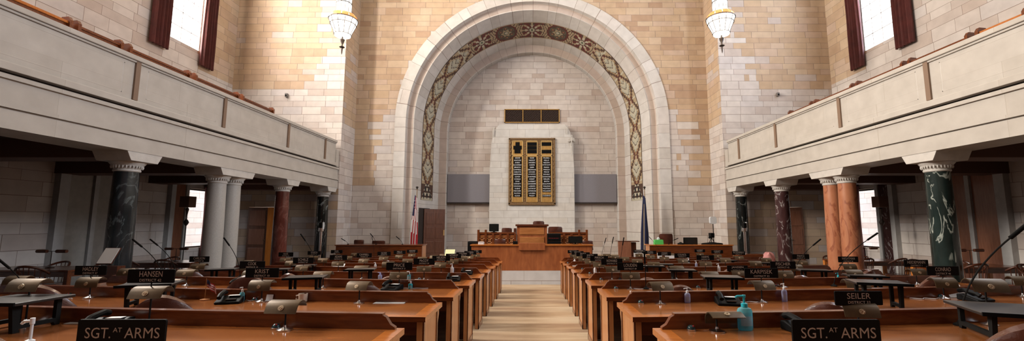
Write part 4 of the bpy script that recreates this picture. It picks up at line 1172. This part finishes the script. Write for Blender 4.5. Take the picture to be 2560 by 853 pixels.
KN = [(343, 803, 0), (637, 747, 1), (172, 735, 1), (1165 - 475, 815, 0), (820, 694, 3), (1160 - 175, 714, 2), (1049, 697, 3), (1395 + 145, 716, 2), (1503, 698, 3), (1475, 684, 4), (1456, 672, 5), (1442, 664, 6), (1937, 712, 2), (1602, 752, 1), (1728, 812, 0), (2090, 802, 0), (2352, 735, 1), (1745, 716, 2), (1420, 655, 7)]
for px, py, k in KN:
    p = clamp_row(px, py, k, .05, .08); sg = -1 if px < 1330 else 1
    lab = 'round dark teal voting knob, %s row, %s bank, beside %s' % (ORD[k], 'left' if sg < 0 else 'right', 'the aisle end' if abs(p.x) < 1.3 else ('the lamp closest to the aisle' if abs(p.x) < 2.2 else ('the second lamp from the aisle' if abs(p.x) < 3.0 else 'an outer lamp')))
    if knob0 is None:
        t = knob0 = thing('voting_knob', p, lab, 'knob', 'round voting knobs')
        MB().lathe([(.024, 0), (.026, .010), (.022, .022), (.014, .030), (.002, .033)], n=16).build('dome', M['tealdark'], t, True)
        MB().lathe([(.030, 0), (.030, .008), (.025, .010)], n=16).build('collar', M['steel'], t, True)
        MB().lathe(sphere_prof(.006, 5), (.009, -.014, .027), 8).build('indicator_light', M['red'], t, True)
    else: t = dup(knob0, p, lab)
def cable(px, py, k, pts, label):
    p = clamp_row(px, py, k)
    t = MB().tube([(x, y, .004) for x, y in pts], .0035, 6).build('cable', M['white'], None, True); t.location = p
    tag(t, label, 'cable', 'white cables on the desks')
def curl(n, L, amp, ph=0): return [(L * i / n, amp * math.sin(ph + i * 1.1) * (1 - .4 * i / n)) for i in range(n + 1)]
cable(100, 748, 1, curl(14, .30, .03), 'thin white cable curling on the second row in shadow at left')
cable(610, 748, 1, curl(12, .22, .02, 1), 'white cable curling round the knob beside the blue gel bottle')
cable(985, 717, 2, curl(16, .40, .018, 2), 'white cable snaking along the third row near the aisle')
cable(1575, 723, 2, curl(16, .45, .02), 'white cable snaking along the third row, right bank')
cable(1530, 705, 3, curl(14, .40, .018), 'white cable snaking along the fourth row, right bank')
cable(2280, 745, 1, curl(14, .32, .03, 1), 'white cable looping beside the blue-white topped rest')
cable(1850, 754, 1, curl(12, .22, .02, 2), 'white cable beside the black phone, second row, right bank')
def sheet(px, py, k, w, d, label, mat='paper', z=0, rz=0, cat='paper', n=3):
    p = clamp_row(px, py, k, .02, .06) if k is not None else None
    p.z += z
    mb = MB()
    for i in range(n): mb.box(-w / 2 + .002 * i, w / 2 - .001 * i, -d / 2 + .001 * i, d / 2, .0012 * i, .0012 * (i + 1))
    o = mb.build('paper_sheet', M[mat]); o.location = p; o.rotation_euler = (0, 0, rz); tag(o, label, cat)
sheet(975, 757, 1, .28, .10, 'lone white sheet of paper on the second row near the aisle', rz=.0)
sheet(190, 805, 0, .12, .05, 'small white slip on the first row in the shade')
sheet(1052, 700, 3, .20, .10, 'pale paper strip on the fourth row by the aisle')
sheet(1500, 668, 5, .22, .14, 'white papers lying on the sixth row near the aisle')
sheet(1440, 662, 6, .16, .12, 'small white papers at the far aisle end')
sheet(1095, 664, 4, .12, .10, 'white and red notepad by a far nameplate', z=.0)
sheet(1810, 684, 3, .34, .20, 'white sheets stacked behind the brown-topped rest', n=8)
sheet(2345, 700, 2, .30, .10, 'long white document roll on the third row below the side table', n=8)
sheet(1640, 652, 7, .16, .10, 'pale green notepaper far back on the right bank', 'yellow')
def card(px, py, k, w, h, label, mat='paper', lean=15, lift=0, name='paper_card'):
    p = clamp_row(px, py, k, .05, .08); t = thing(name, p + Vector((0, 0, lift)), label, 'paper')
    o = MB().box(-w / 2, w / 2, -.002, .002, 0, h).build('sheet', M[mat], t); o.rotation_euler = (-math.radians(lean), 0, 0)
    MB().box(-w / 2, w / 2, -.01, .03, -.0, .004).build('foot_fold', M[mat], t)
card(672, 750, 1, .06, .06, 'small cream card leaning by a lamp foot on the second row')
card(838, 662, 4, .22, .20, 'white booklet leaning open beyond the reddish lamp shade', lean=50, lift=0)
card(1123, 655, 6, .22, .18, 'yellow booklet propped on a far black book rest near the dark door', 'yellow', 35, .209)
pp = P(281, 640, 7.6); fz_ = floor_z(7.6)
t = thing('document_stand', (pp.x, 7.6, fz_), 'dark stand holding a pale sheet before the shadowed marble column', 'stand'); hh = pp.z - fz_
MB().box(-.20, .20, -.16, .16, 0, .03).build('base', M['wooddark'], t, bevel=.01)
MB().box(-.15, .15, -.05, .10, .03, hh - .17).build('body', M['wooddark'], t)
o = MB().box(-.13, .13, -.012, .0, -.15, .15).build('sloped_top', M['wooddark'], t); o.location = (0, -.06, hh); o.rotation_euler = (math.radians(-30), 0, 0)
MB().box(-.12, .12, -.018, -.012, -.14, .14).build('paper_sheet', M['paper'], o)
card(1650, 640, 7, .12, .24, 'white folded card, narrow, near the green box desk', lean=5)
card(1675, 640, 7, .24, .17, 'white folded card, wide, near the green box desk', lean=5)
card(2400, 742, 1, .18, .17, 'printed sheet leaning behind the big microphone', lean=40, lift=0)
card(1590, 640, 8, .12, .22, 'white papers in an upright tray beside the small lectern', lean=3)
# mug
p = clamp_row(757, 745, 1)
t = thing('mug', p, 'tan ceramic mug on the second row behind the bare lamp', 'mug')
MB().lathe([(.03, 0), (.036, .005), (.04, .075), (.037, .075), (.033, .01), (.002, .008)], n=18).build('cup', M['mug'], t, True)
MB().tube([(-.036, 0, .06), (-.062, 0, .055), (-.062, 0, .025), (-.036, 0, .015)], .006, 8).build('handle', M['mug'], t, True)
# little flag
p = clamp_row(512, 746, 1)
t = thing('table_flag', p, 'little striped flag on a stick with wooden foot', 'flag')
MB().lathe([(.04, 0), (.04, .008), (.012, .014)], n=16).build('base', M['woodend'], t, True)
MB().tube([(0, 0, .01), (0, 0, .20)], .002, 6).build('stick', M['brasslt'], t)
mb = MB()
for i in range(12):
    for j in range(7):
        def q(i, j): return (.004 + .008 * i + .004 * j * .3, .008 * math.sin(i * .9), .19 - .010 * j - .006 * i)
        mb.face([q(i, j), q(i + 1, j), q(i + 1, j + 1), q(i, j + 1)], 2 if (i < 5 and j < 4) else (j % 2))
mb.build('cloth', [M['red'], M['flagwhite'], M['navy']], t)

# ================================================================ DAIS FURNITURE
YD = 14.36
t = thing('clerk_desk', (0, YD, DAIS), 'long low wooden front desk of the dais facing the aisle', 'desk')
zt = -.73 - DAIS
MB().box(-1.95, 1.93, .0, .06, 0, zt).build('front_panel', M['dais'], t)
MB().box(-1.99, 1.97, -.04, .55, zt, zt + .035).build('desktop', M['woodband'], t, bevel=.006)
for x in (-1.95, 1.88): MB().box(x, x + .05, .06, .5, 0, zt).build('side_panel', M['dais'], t)
MB().box(-.42, .42, -.07, .02, zt - .14, zt + .09).build('reading_ledge', M['dais'], t, bevel=.01)
YR = 15.9
def PR(px, py, Y=YR): return P(px, py, Y)
# rostrum
x0, x1 = PR(1292, 600).x, PR(1368, 600).x; zt = PR(1300, 566).z
t = thing('rostrum', ((x0 + x1) / 2, YR, DAIS), 'tall central wooden rostrum above the clerk desk', 'lectern'); w = (x1 - x0) / 2; zt -= DAIS
MB().box(-w, w, 0, .7, 0, zt).build('body', M['dais'], t, bevel=.01)
MB().box(-w - .05, w + .05, -.06, .75, zt, zt + .07).build('top', M['wooddark'], t, bevel=.01)
for q in range(3): MB().box(-w + .10, w - .10, -.02, .02, zt - .30 - q * .33, zt - .05 - q * .33).build('front_panel', M['daislt'], t, bevel=.012)
# carved screens with posts
for sg, nm in ((-1, 'left'), (1, 'right')):
    xa, xb = (PR(1196, 600).x, PR(1288, 600).x) if sg < 0 else (PR(1372, 600).x, PR(1467, 600).x)
    t = thing('carved_screen', ((xa + xb) / 2, YR, DAIS), 'carved wooden screen beside the rostrum, on its %s' % ('flagless door side' if sg < 0 else 'loudspeaker rack side'), 'screen'); w = (xb - xa) / 2
    z1 = PR(1300, 583).z - DAIS
    MB().box(-w, w, .02, .06, 0, z1).build('panel', M['dais'], t)
    MB().box(-w, w, -.02, .12, z1 - .03, z1 + .03).build('rail', M['wood'], t)
    np_ = 5
    for i in range(np_ + 1):
        x = -w + 2 * w * i / np_; out = (i == 0 if sg < 0 else i == np_)
        MB().box(x - .04, x + .04, -.04, .10, 0, z1 + (.12 if out or i == (1 if sg < 0 else np_ - 1) else -.02)).build('post', M['wood'], t, bevel=.01)
    for i in range(np_):
        xm = -w + 2 * w * (i + .5) / np_; mb = MB()
        for r_ in (.11, .05):
            pts = [(xm + r_ * math.cos(a), -.0, z1 - .27 + r_ * math.sin(a)) for a in [2 * PI * j / 14 for j in range(15)]]
            mb.tube(pts, .014, 5)
        for a in range(4): mb.tube([(xm, 0, z1 - .27), (xm + .14 * math.cos(a * PI / 2 + PI / 4), 0, z1 - .27 + .14 * math.sin(a * PI / 2 + PI / 4))], .012, 5)
        mb.box(xm - .13, xm + .13, -.0, .03, z1 - .44, z1 - .41); mb.box(xm - .13, xm + .13, 0, .03, z1 - .13, z1 - .10)
        mb.build('carving', M['daislt'], t)
# monitors, rack, speaker box, high-backed chairs
def monitor(px0, py0, px1, py1, Y, label, stand_z, col='screenblack'):
    a, b_ = P(px0, py1, Y), P(px1, py0, Y); w = (b_.x - a.x) / 2
    t = thing('monitor', ((a.x + b_.x) / 2, Y, stand_z), label, 'monitor', None)
    z0, z1 = a.z - stand_z, b_.z - stand_z
    s = MB().prism(rrect(2 * w, z1 - z0, .02), 'y', -.02, .02); o = s.build('casing', M['black'], t); o.location = (0, 0, (z0 + z1) / 2)
    MB().box(-w + .02, w - .02, -.024, -.019, -(z1 - z0) / 2 + .02, (z1 - z0) / 2 - .02).build('screen', M[col], o)
    MB().box(-.03, .03, .0, .03, 0, max(z0, .02) + .02).build('stand', M['black'], t)
    MB().lathe([(.11, 0), (.11, .01), (.03, .02)], (0, .01, 0), 16).build('foot', M['black'], t)
ztd = -.73 + .035
monitor(1223, 560, 1247, 579, 15.96, 'small black monitor at the outer end of the carved screen near the door', DAIS + PR(1300, 583).z - DAIS + .03)
monitor(1421, 591, 1456, 608, 14.75, 'wide black monitor on the clerk desk', ztd)
t = thing('equipment_rack', (P(1385, 600, 15.5).x, 15.5, DAIS), 'black equipment rack right of the rostrum with red indicator lines', 'rack')
zz = P(1385, 584, 15.5).z - DAIS
MB().box(-.24, .24, 0, .30, 0, zz).build('cabinet', M['screenblack'], t, bevel=.01)
for q in range(4): MB().box(-.21, .21, -.015, 0, zz - .12 - q * .13, zz - .03 - q * .13).build('front_unit', M['black'], t, bevel=.004)
mb = MB()
for q in range(6): mb.box(-.18 + q * .06, -.15 + q * .06, -.02, -.012, zz - .17, zz - .155)
mb.build('indicator_lights', M['red'], t)
t = thing('subwoofer_box', (P(1180, 620, 14.9).x, 14.9, DAIS), 'plain black speaker box beside the end of the clerk desk', 'speaker')
zz = P(1180, 604, 14.9).z - DAIS
MB().box(-.15, .15, 0, .35, 0, zz).build('cabinet', M['blackmat'], t, bevel=.01)
MB().box(-.13, .13, -.012, 0, .05, zz - .05).build('grille_cloth', M['black'], t)
def small(px0, py0, px1, py1, Y, zb, name, mat, label, cat, dp=.2):
    a, b_ = P(px0, py1, Y), P(px1, py0, Y)
    t = thing(name, ((a.x + b_.x) / 2, Y, zb), label, cat); w = (b_.x - a.x) / 2; h = b_.z - zb
    MB().prism([(-w, 0), (w, 0), (w * .94, h * .96), (w * .8, h), (-w * .8, h), (-w * .94, h * .96)], 'y', 0, dp).build('body', M[mat], t, bevel=.006)
    return t, w, h
t, w, h = small(1195, 606, 1209, 613, 14.6, ztd, 'paper_tray', 'white', 'white paper tray at the end of the clerk desk', 'tray', .25)
MB().box(-w * .9, w * .9, -.01, .2, h, h + .01).build('paper_stack', M['paper'], t)
t, w, h = small(1282, 606, 1294, 613, 14.6, ztd, 'desk_telephone', 'black', 'small black telephone on the clerk desk left of the ledge', 'phone', .2)
MB().tube([(-w, .03, h + .015), (w, .03, h + .015)], .018, 8).build('handset', M['black'], t, True)
def back_chair(px0, px1, ytop, Y, label, group='leather chairs on the dais', mat='leather', fz=DAIS):
    a = P(px0, ytop, Y); b_ = P(px1, ytop, Y); w = (b_.x - a.x) / 2; H_ = a.z - fz
    t = thing('swivel_chair', ((a.x + b_.x) / 2, Y, fz), label, 'chair', group)
    sh = []
    for u, dz, dx in ((0, .5, .9), (.4, .75, 1), (.8, .95, .97), (1, 1, .82)):
        z = .5 + (H_ - .5) * dz if u else .45
        sh.append([(-w * dx, .0, z), (-w * dx * .5, -.05, z), (0, -.06, z), (w * dx * .5, -.05, z), (w * dx, 0, z), (w * dx, .06, z), (w * dx * .5, .01, z), (0, 0, z), (-w * dx * .5, .01, z), (-w * dx, .06, z)])
    MB().ring(sh).build('backrest', M[mat], t, True)
    MB().prism(rrect(2 * w * .95, .46, .08), 'z', .42, .52).build('seat', M[mat], t, bevel=.02).location = (0, .28, 0)
    MB().tube([(0, .28, .06), (0, .28, .43)], .03, 10).build('pedestal', M['dkmetal'], t, True)
    for q in range(5):
        A = 2 * PI * q / 5; MB().tube([(0, .28, .08), (.26 * math.cos(A), .28 + .26 * math.sin(A), .03)], .018, 6).build('leg', M['dkmetal'], t)
    for s_ in (-1, 1): MB().tube([(s_ * w, .03, .62), (s_ * w * 1.05, .15, .68), (s_ * w * 1.05, .40, .66), (s_ * w, .45, .5)], .02, 8).build('armrest', M['wooddark'], t, True)
    return t
back_chair(1254, 1280, 570, 17.0, 'small leather chair behind the screen on the door side of the rostrum')
back_chair(1332, 1361, 553, 17.4, 'presiding leather chair peeping above the rostrum top')
back_chair(1370, 1406, 567, 17.0, 'leather chair behind the black equipment rack')
back_chair(1236, 1264, 598, 15.1, 'leather chair close behind the clerk desk, door side')
back_chair(1455, 1482, 602, 15.1, 'leather chair at the flag end of the clerk desk')
back_chair(1284, 1292, 571, 17.5, 'sliver of a leather chair beside the rostrum')

# press desks
def press_desk(sg, x0, x1, zt, label):
    t = thing('press_desk', ((x0 + x1) / 2, 15.9, DAIS), label, 'desk', 'press desks'); w = (x1 - x0) / 2; h = zt - DAIS
    MB().box(-w, w, 0, .06, 0, h).build('front_panel', M['wood'], t)
    MB().box(-w - .03, w + .03, -.03, .65, h, h + .04).build('desktop', M['woodband'] if sg > 0 else M['wood'], t, bevel=.006)
    for x in (-w, w - .05): MB().box(x, x + .05, .06, .6, 0, h).build('side_panel', M['woodend'], t)
zl = P(950, 615, 15.9).z
press_desk(-1, -7.0, -3.92, zl, 'long wooden press desk near the striped flag')
press_desk(1, 4.20, 7.15, zl, 'long wooden press desk near the navy flag')
zl += .04
back_chair(885, 909, 600, 17.0, 'dark brown chair back at the press desk near the striped flag, left one', fz=DAIS)
back_chair(930, 962, 602, 17.0, 'brown chair back at the press desk near the striped flag, right one', fz=DAIS)
back_chair(1648, 1682, 585, 17.0, 'tall glossy leather chair behind the green box')
monitor(1709, 594, 1743, 612, 16.2, 'black monitor on the press desk near the navy flag', zl)
t, w, h = small(1637, 600, 1659, 611, 16.1, zl, 'tissue_box', 'green', 'bright green tissue box on the press desk', 'box', .2)
MB().ring([[(.05 * math.cos(2 * PI * j / 8) * s_, .1 + .03 * math.sin(2 * PI * j / 8) * s_, h + z) for j in range(8)] for z, s_ in ((0, 1), (.05, 1.2), (.09, .4))]).build('tissue', M['white'], t)
def bag(px0, px1, pyt, Y, zb, label):
    a, b_ = P(px0, pyt, Y), P(px1, pyt, Y); w = (b_.x - a.x) / 2; h = a.z - zb
    t = thing('camera_bag', ((a.x + b_.x) / 2, Y, zb), label, 'bag')
    MB().ring([[(w * c * math.cos(2 * PI * j / 16), .14 * c * math.sin(2 * PI * j / 16), h * z) for j in range(16)] for z, c in ((0, .95), (.4, 1), (.8, .85), (1, .5))]).build('body', M['blackmat'], t, True)
    MB().tube([(-w * .4, 0, h * .95), (0, 0, h * 1.25), (w * .4, 0, h * .95)], .012, 6).build('strap', M['black'], t)
bag(1694, 1709, 607, 16.1, zl, 'small dark bag beside the press desk monitor')
bag(1752, 1808, 607, 16.15, zl, 'long black bag under the small camera')
t = thing('video_camera', (P(1778, 606, 16.4).x, 16.4, zl), 'dark video camera on a short tripod on the press desk', 'camera')
hz = P(1778, 583, 16.4).z - zl
MB().prism(rrect(.13, .17, .02), 'y', -.12, .1).build('body', M['black'], t).location = (.02, 0, hz - .08)
MB().tube([(.0, -.1, hz - .14), (-.14, -.2, hz - .16)], .04, 10).build('lens', M['black'], t, True)
for q in range(3):
    A = 2 * PI * q / 3; MB().tube([(.02, 0, hz - .15), (.02 + .12 * math.cos(A), .12 * math.sin(A), 0)], .012, 6).build('leg', M['black'], t)
p = P(1782, 551, 16.7)
t = thing('wall_speaker_stand', (p.x, 16.7, DAIS), 'white rounded speaker on a thin black pole beside the end pier', 'speaker')
o = MB().prism(rrect(.24, .27, .06), 'y', -.06, .06).build('speaker_head', M['white'], t); o.location = (0, 0, p.z - DAIS)
MB().tube([(0, 0, .02), (0, 0, p.z - DAIS - .12)], .014, 8).build('pole', M['black'], t)
MB().lathe([(.16, 0), (.16, .02), (.03, .035)], n=18).build('base', M['black'], t, True)
# goosenecks on press desks
for px, py, tx, ty, lab in ((870, 612, 862, 602, 'low gooseneck microphone at the shaded end of the press desk'), (940, 612, 932, 592, 'gooseneck microphone on the press desk by the striped flag'), (1006, 612, 998, 598, 'gooseneck microphone near the striped flag pole'), (1672, 612, 1686, 600, 'gooseneck microphone between chair and monitor')):
    b0 = P(px, 612, 16.05); b0.z = zl
    gooseneck(b0, P(tx, ty, 16.0), lab, 1.3, .14)
# small lectern between the dais and the navy flag
a = P(1545, 605, 14.9); b_ = P(1592, 605, 14.9)
t = thing('side_lectern', ((a.x + b_.x) / 2, 14.9, DAIS), 'small dark wooden lectern between the dais and the navy flag', 'lectern'); w = (b_.x - a.x) / 2; h = a.z - DAIS
MB().box(-w, w * .4, 0, .03, 0, h).build('front_panel', M['woodpanel'], t, bevel=.01)
MB().box(w * .4, w, .1, .4, 0, h - .02).build('side_panel', M['wooddark'], t, bevel=.01)
MB().box(-w, w * 1.3, .0, .45, h, h + .03).build('top', M['wooddark'], t, bevel=.006)

# flags -----------------------------------------------------------
def flag(px, ytop, Y, label, colors, stripes):
    p = P(px, ytop, Y)
    t = thing('standing_flag', (p.x, Y, DAIS), label, 'flag'); H_ = p.z - DAIS
    MB().lathe([(.15, 0), (.15, .03), (.06, .06), (.03, .12)], n=18).build('base', M['dkmetal'], t, True)
    MB().tube([(0, 0, .08), (0, 0, H_ - .12)], .016, 8).build('pole', M['goldbr'], t)
    MB().lathe([(.02, H_ - .12), (.05, H_ - .10), (.015, H_ - .08), (.07, H_ - .04), (.01, H_)], n=10).build('finial', M['dkmetal'], t, True)
    n = 28; rings = []; top = H_ - .42; bot = .28; nz = 14
    for i in range(nz + 1):
        u = i / nz; z = top - (top - bot) * u
        rr = .05 + .11 * min(1, u * 1.5)
        ring_ = []
        for j in range(n):
            a = 2 * PI * j / n
            r = rr * (1 + .28 * math.cos(5 * a + u * 1.4))
            ring_.append((-.03 - .05 * u + r * math.cos(a) * .85, r * math.sin(a) * .6 - .02, z - .06 * math.cos(a)))
        rings.append(ring_)
    if stripes: mf = lambda i, j: (2 if (i < 5 and (j < 20)) else ((j + i // 3) // 2) % 2)
    else: mf = lambda i, j: (1 if j in (3, 19) and i > 1 else 0)
    MB().ring(rings, mf).build('cloth', colors, t, True)
    if stripes:
        mb = MB()
        for i in range(9):
            mb.lathe(sphere_prof(.014, 4), (-.06 + .05 * (i % 3), -.12, top - .18 - .13 * (i // 3)), 6)
        mb.build('stars', M['flagwhite'], t)
flag(1043, 466, 18.0, 'furled red white and blue flag on its pole by the open dark door', [M['red'], M['flagwhite'], M['navy']], True)
flag(1611, 466, 18.0, 'furled navy flag with gold fringe on its pole by the arch leg', [M['navy'], M['goldlt']], False)

# ================================================================ SIDE AISLES
def side_table(cx, cy, lx, ly, label, light=False):
    fz = floor_z(cy)
    t = thing('side_table', (cx, cy, fz), label, 'table', 'tables under the galleries')
    MB().box(-lx / 2, lx / 2, -ly / 2, ly / 2, .78, .82).build('tabletop', M['woodend'] if light else M['wood'], t, bevel=.006)
    MB().box(-lx / 2 + .06, lx / 2 - .06, -ly / 2 + .06, ly / 2 - .06, .68, .78).build('apron', M['wood'], t)
    for x in (-1, 1):
        for y in (-1, 1): MB().box(x * (lx / 2 - .05) - .04, x * (lx / 2 - .05) + .04, y * (ly / 2 - .05) - .04, y * (ly / 2 - .05) + .04, -.02, .78).build('leg', M['woodorange' if cx > 0 else 'wood'], t, bevel=.004)
def reading_lamp(p, label, h=.34, w=.62):
    t = thing('twin_reading_lamp', p, label, 'lamp', 'twin-headed table lamps')
    MB().lathe([(.07, 0), (.07, .012), (.015, .03)], n=16).build('base', M['dkmetal'], t, True)
    MB().tube([(0, 0, .02), (0, 0, h)], .007, 6).build('pole', M['dkmetal'], t)
    MB().tube([(-w / 2 + .1, 0, h), (w / 2 - .1, 0, h)], .006, 6).build('cross_arm', M['dkmetal'], t)
    for s_ in (-1, 1): MB().tube([(s_ * w / 2, 0, h), (s_ * (w / 2 - .21), 0, h)], .034, 12).build('lamp_head', M['wooddark'], t, True)
wc0 = None
def wooden_chair(p, label, rz):
    global wc0
    if wc0: return dup(wc0, p, label, rz)
    t = wc0 = thing('spindle_chair', p, label, 'chair', 'spindle-backed chairs under the galleries', rz)
    MB().prism(rrect(.44, .42, .08), 'z', .42, .455).build('seat', M['wooddark'], t, bevel=.008)
    for x in (-1, 1):
        for y in (-1, 1): MB().tube([(x * .15, y * .14, .42), (x * .19, y * .19, .0)], .017, 7).build('leg', M['wooddark'], t)
    pts = [(.24 * math.sin(a), -.24 * math.cos(a), .74 + .16 * max(0, math.cos(a)) ** .8) for a in [math.radians(-95 + 19 * i) for i in range(11)]]
    MB().tube(pts, .022, 8).build('back_bow', M['wooddark'], t, True)
    for i in range(1, 10):
        q = pts[i]; MB().tube([(q[0] * .85, q[1] * .8, .45), q], .008, 5).build('spindle', M['wooddark'], t)
    return t
TB = [(-10.1, 9.3, 1.9, .9, 'dark side table under the grey gallery beside the shadowed marble column'), (-10.0, 12.3, 1.9, .9, 'dark side table under the grey gallery behind the white columns'),
      (10.2, 8.0, 1.6, .9, 'side table with orange legs at the picture edge under the cream gallery'), (10.0, 10.3, 1.9, .9, 'side table with orange legs behind the green veined column'), (9.8, 13.2, 1.9, .9, 'side table with orange legs beyond the orange columns')]
for cx, cy, lx, ly, lab in TB: side_table(cx, cy, lx, ly, lab)
for i, (cx, cy, dx) in enumerate(((-10.1, 9.3, .1), (-10.0, 12.3, .2), (10.2, 8.0, .1), (10.0, 10.3, .1), (9.8, 13.2, .1))):
    reading_lamp(Vector((cx + dx, cy, floor_z(cy) + .82)), 'twin-headed reading lamp on the ' + ['table by the shadowed marble column', 'table behind the white columns', 'table at the right picture edge', 'table behind the green veined column', 'table beyond the orange columns'][i], )
n = 0
for i, (cx, cy, lx, ly, lab) in enumerate(TB):
    for j, (dx, dy, rz) in enumerate(((-.5, -.62, 0), (.45, -.60, .2), (-.5, .64, PI), (.5, .62, PI - .2))):
        y = cy + dy
        wooden_chair(Vector((cx + dx, y, floor_z(y))), 'dark spindle chair, %s side, %s end, at the %s' % ('camera' if dy < 0 else 'far', 'aisle' if (dx * cx < 0) else 'wall', ['table by the shadowed column', 'table behind the white columns', 'table at the picture edge', 'table behind the green column', 'table past the orange columns'][i]), rz)
# tall floor lamps before the low windows
for sg, px, lab in ((-1, 470, 'dark floor lamp with square shade silhouetted at the low window behind the white columns'), (1, 2200, 'dark floor lamp with square shade silhouetted at the low window behind the orange columns')):
    Yl = 13.8
    p = P(px, 505, Yl); fz = floor_z(Yl)
    t = thing('floor_lamp', (p.x, Yl, fz), lab, 'lamp'); h = p.z - fz
    MB().lathe([(.17, 0), (.17, .03), (.04, .07), (.02, .12)], n=18).build('base', M['dkmetal'], t, True)
    MB().lathe([(.012, .1), (.012, h - .75), (.05, h - .70), (.075, h - .64), (.05, h - .58), (.015, h - .53), (.02, h - .40), (.035, h - .30), (.05, h - .22), (.02, h - .18)], n=12).build('pole', M['dkmetal'], t, True)
    MB().prism([(-.15, -.15), (.15, -.15), (.15, .15), (-.15, .15)], 'z', h - .17, h + .17).build('lamp_shade', M['beamwood'], t, bevel=.01)
# slim silver posts built to imitate reflections in the black columns
for sg, px, lab in ((-1, 803, 'slim silver post imitating a reflection, black column beside the press desk of the striped flag'), (1, 1861, 'slim silver post imitating a reflection, black column beside the white speaker')):
    Yq = 15.4; p = P(px, 572, Yq); fz = floor_z(14.3) if True else SIDE
    t = thing('reflection_post', (p.x, Yq, fz), lab, 'camera'); h = p.z - fz
    MB().lathe([(.16, 0), (.16, .03), (.05, .06)], n=16).build('base', M['black'], t, True)
    MB().tube([(0, 0, .05), (0, 0, h - .1)], .045, 10).build('pole', M['steel'], t, True)
    MB().lathe([(.06, h - .10), (.085, h - .08), (.085, h + .02), (.05, h + .04)], n=16).build('post_collar', M['steel'], t, True)
    MB().box(-.05, .05, -.08, .08, h + .04, h + .2).build('post_cap', M['black'], t, bevel=.01)
    MB().box(.05, .09, -.04, .04, h - .02, h + .22).build('bracket', M['white'], t, bevel=.008)
# boxes and cloth by the plum column
p = P(1932, 648, 11.9); fz = floor_z(11.9)
t = thing('storage_cabinet', (P(1880, 650, 14.2).x, 14.2, floor_z(14.2)), 'low brown cabinet between the black and plum columns', 'cabinet')
MB().box(-.4, .4, 0, .4, 0, .95).build('body', M['wood'], t, bevel=.01)
MB().box(-.36, -.01, -.015, 0, .06, .88).build('door', M['wooddark'], t); MB().box(.01, .36, -.015, 0, .06, .88).build('door', M['wooddark'], t)
t = thing('pink_jacket', (P(1921, 640, 13.0).x, 13.0, floor_z(13.0)), 'pink jacket slung over a dark chair before the plum column', 'jacket')
zz = P(1921, 632, 13.0).z - floor_z(13.0)
MB().ring([[(.17 * c * math.cos(2 * PI * j / 14) * (1 + .2 * math.sin(3 * j + dz * 9)), .12 * c * math.sin(2 * PI * j / 14), zz - dz + .03 * math.sin(2 * j)) for j in range(14)] for dz, c in ((.0, .35), (.06, .75), (.18, 1), (.4, 1.05))]).build('cloth', M['pinkcloth'], t, True)
wooden_chair(Vector((P(1921, 640, 13.0).x, 13.0, floor_z(13.0))), 'dark spindle chair carrying the pink jacket', PI)

# ================================================================ LIGHT
def area(name, loc, rot, sx, sy, e, col=(1, 1, 1)):
    l = bpy.data.lights.new(name, 'AREA'); l.shape = 'RECTANGLE'; l.size = sx; l.size_y = sy; l.energy = e; l.color = col
    o = bpy.data.objects.new(name, l); COL.objects.link(o); o.location = loc; o.rotation_euler = rot; return o
for sg in (-1, 1):
    for (a, c, z0, z1) in UPW:
        e = (1280 if sg < 0 else 400) * (.6 if a > 12 else (1.3 if a > 5 else (.5 if a > 0 else .15)))
        area('window_daylight', (sg * (XO + .45), (a + c) / 2, (z0 + z1) / 2), (0, sg * math.radians(78), 0), z1 - z0, c - a, e, (.74, .85, 1) if sg > 0 else (1, .94, .86))
w = bpy.data.worlds.new('sky'); SC.world = w; w.use_nodes = True
bg = w.node_tree.nodes['Background']; bg.inputs[0].default_value = (.88, .93, 1, 1); bg.inputs[1].default_value = 2.8
# unseen area lights added below the ceiling as fill for the hall
area('ceiling_fill_light', (0, 12.5, ZT - .4), (0, 0, 0), 9, 6, 130, (1, .90, .80))
area('ceiling_fill_light', (0, 4.5, ZT - .4), (0, 0, 0), 9, 6, 40, (1, .90, .80))

cam = bpy.data.cameras.new('camera'); co = bpy.data.objects.new('camera', cam); COL.objects.link(co)
cam.sensor_width = 36; cam.lens = F / 2560 * 36; cam.shift_x = -50 / 2560; cam.clip_end = 200
co.location = (0, 0, 0); co.rotation_euler = (math.radians(90) + PITCH, 0, 0)
SC.camera = co
# lift everything so that the lowest floor lies near zero
for o in list(COL.objects):
    if o.parent is None: o.location.z += 2.0
SC.view_settings.view_transform = 'Standard'; SC.view_settings.look = 'None'; SC.view_settings.gamma = 1
SC.view_settings.use_curve_mapping = False; SC.view_settings.exposure = 0.68
SC.cycles.max_bounces = 6; SC.cycles.diffuse_bounces = 1; SC.cycles.glossy_bounces = 3; SC.cycles.transparent_max_bounces = 8
SC.cycles.sample_clamp_indirect = 6
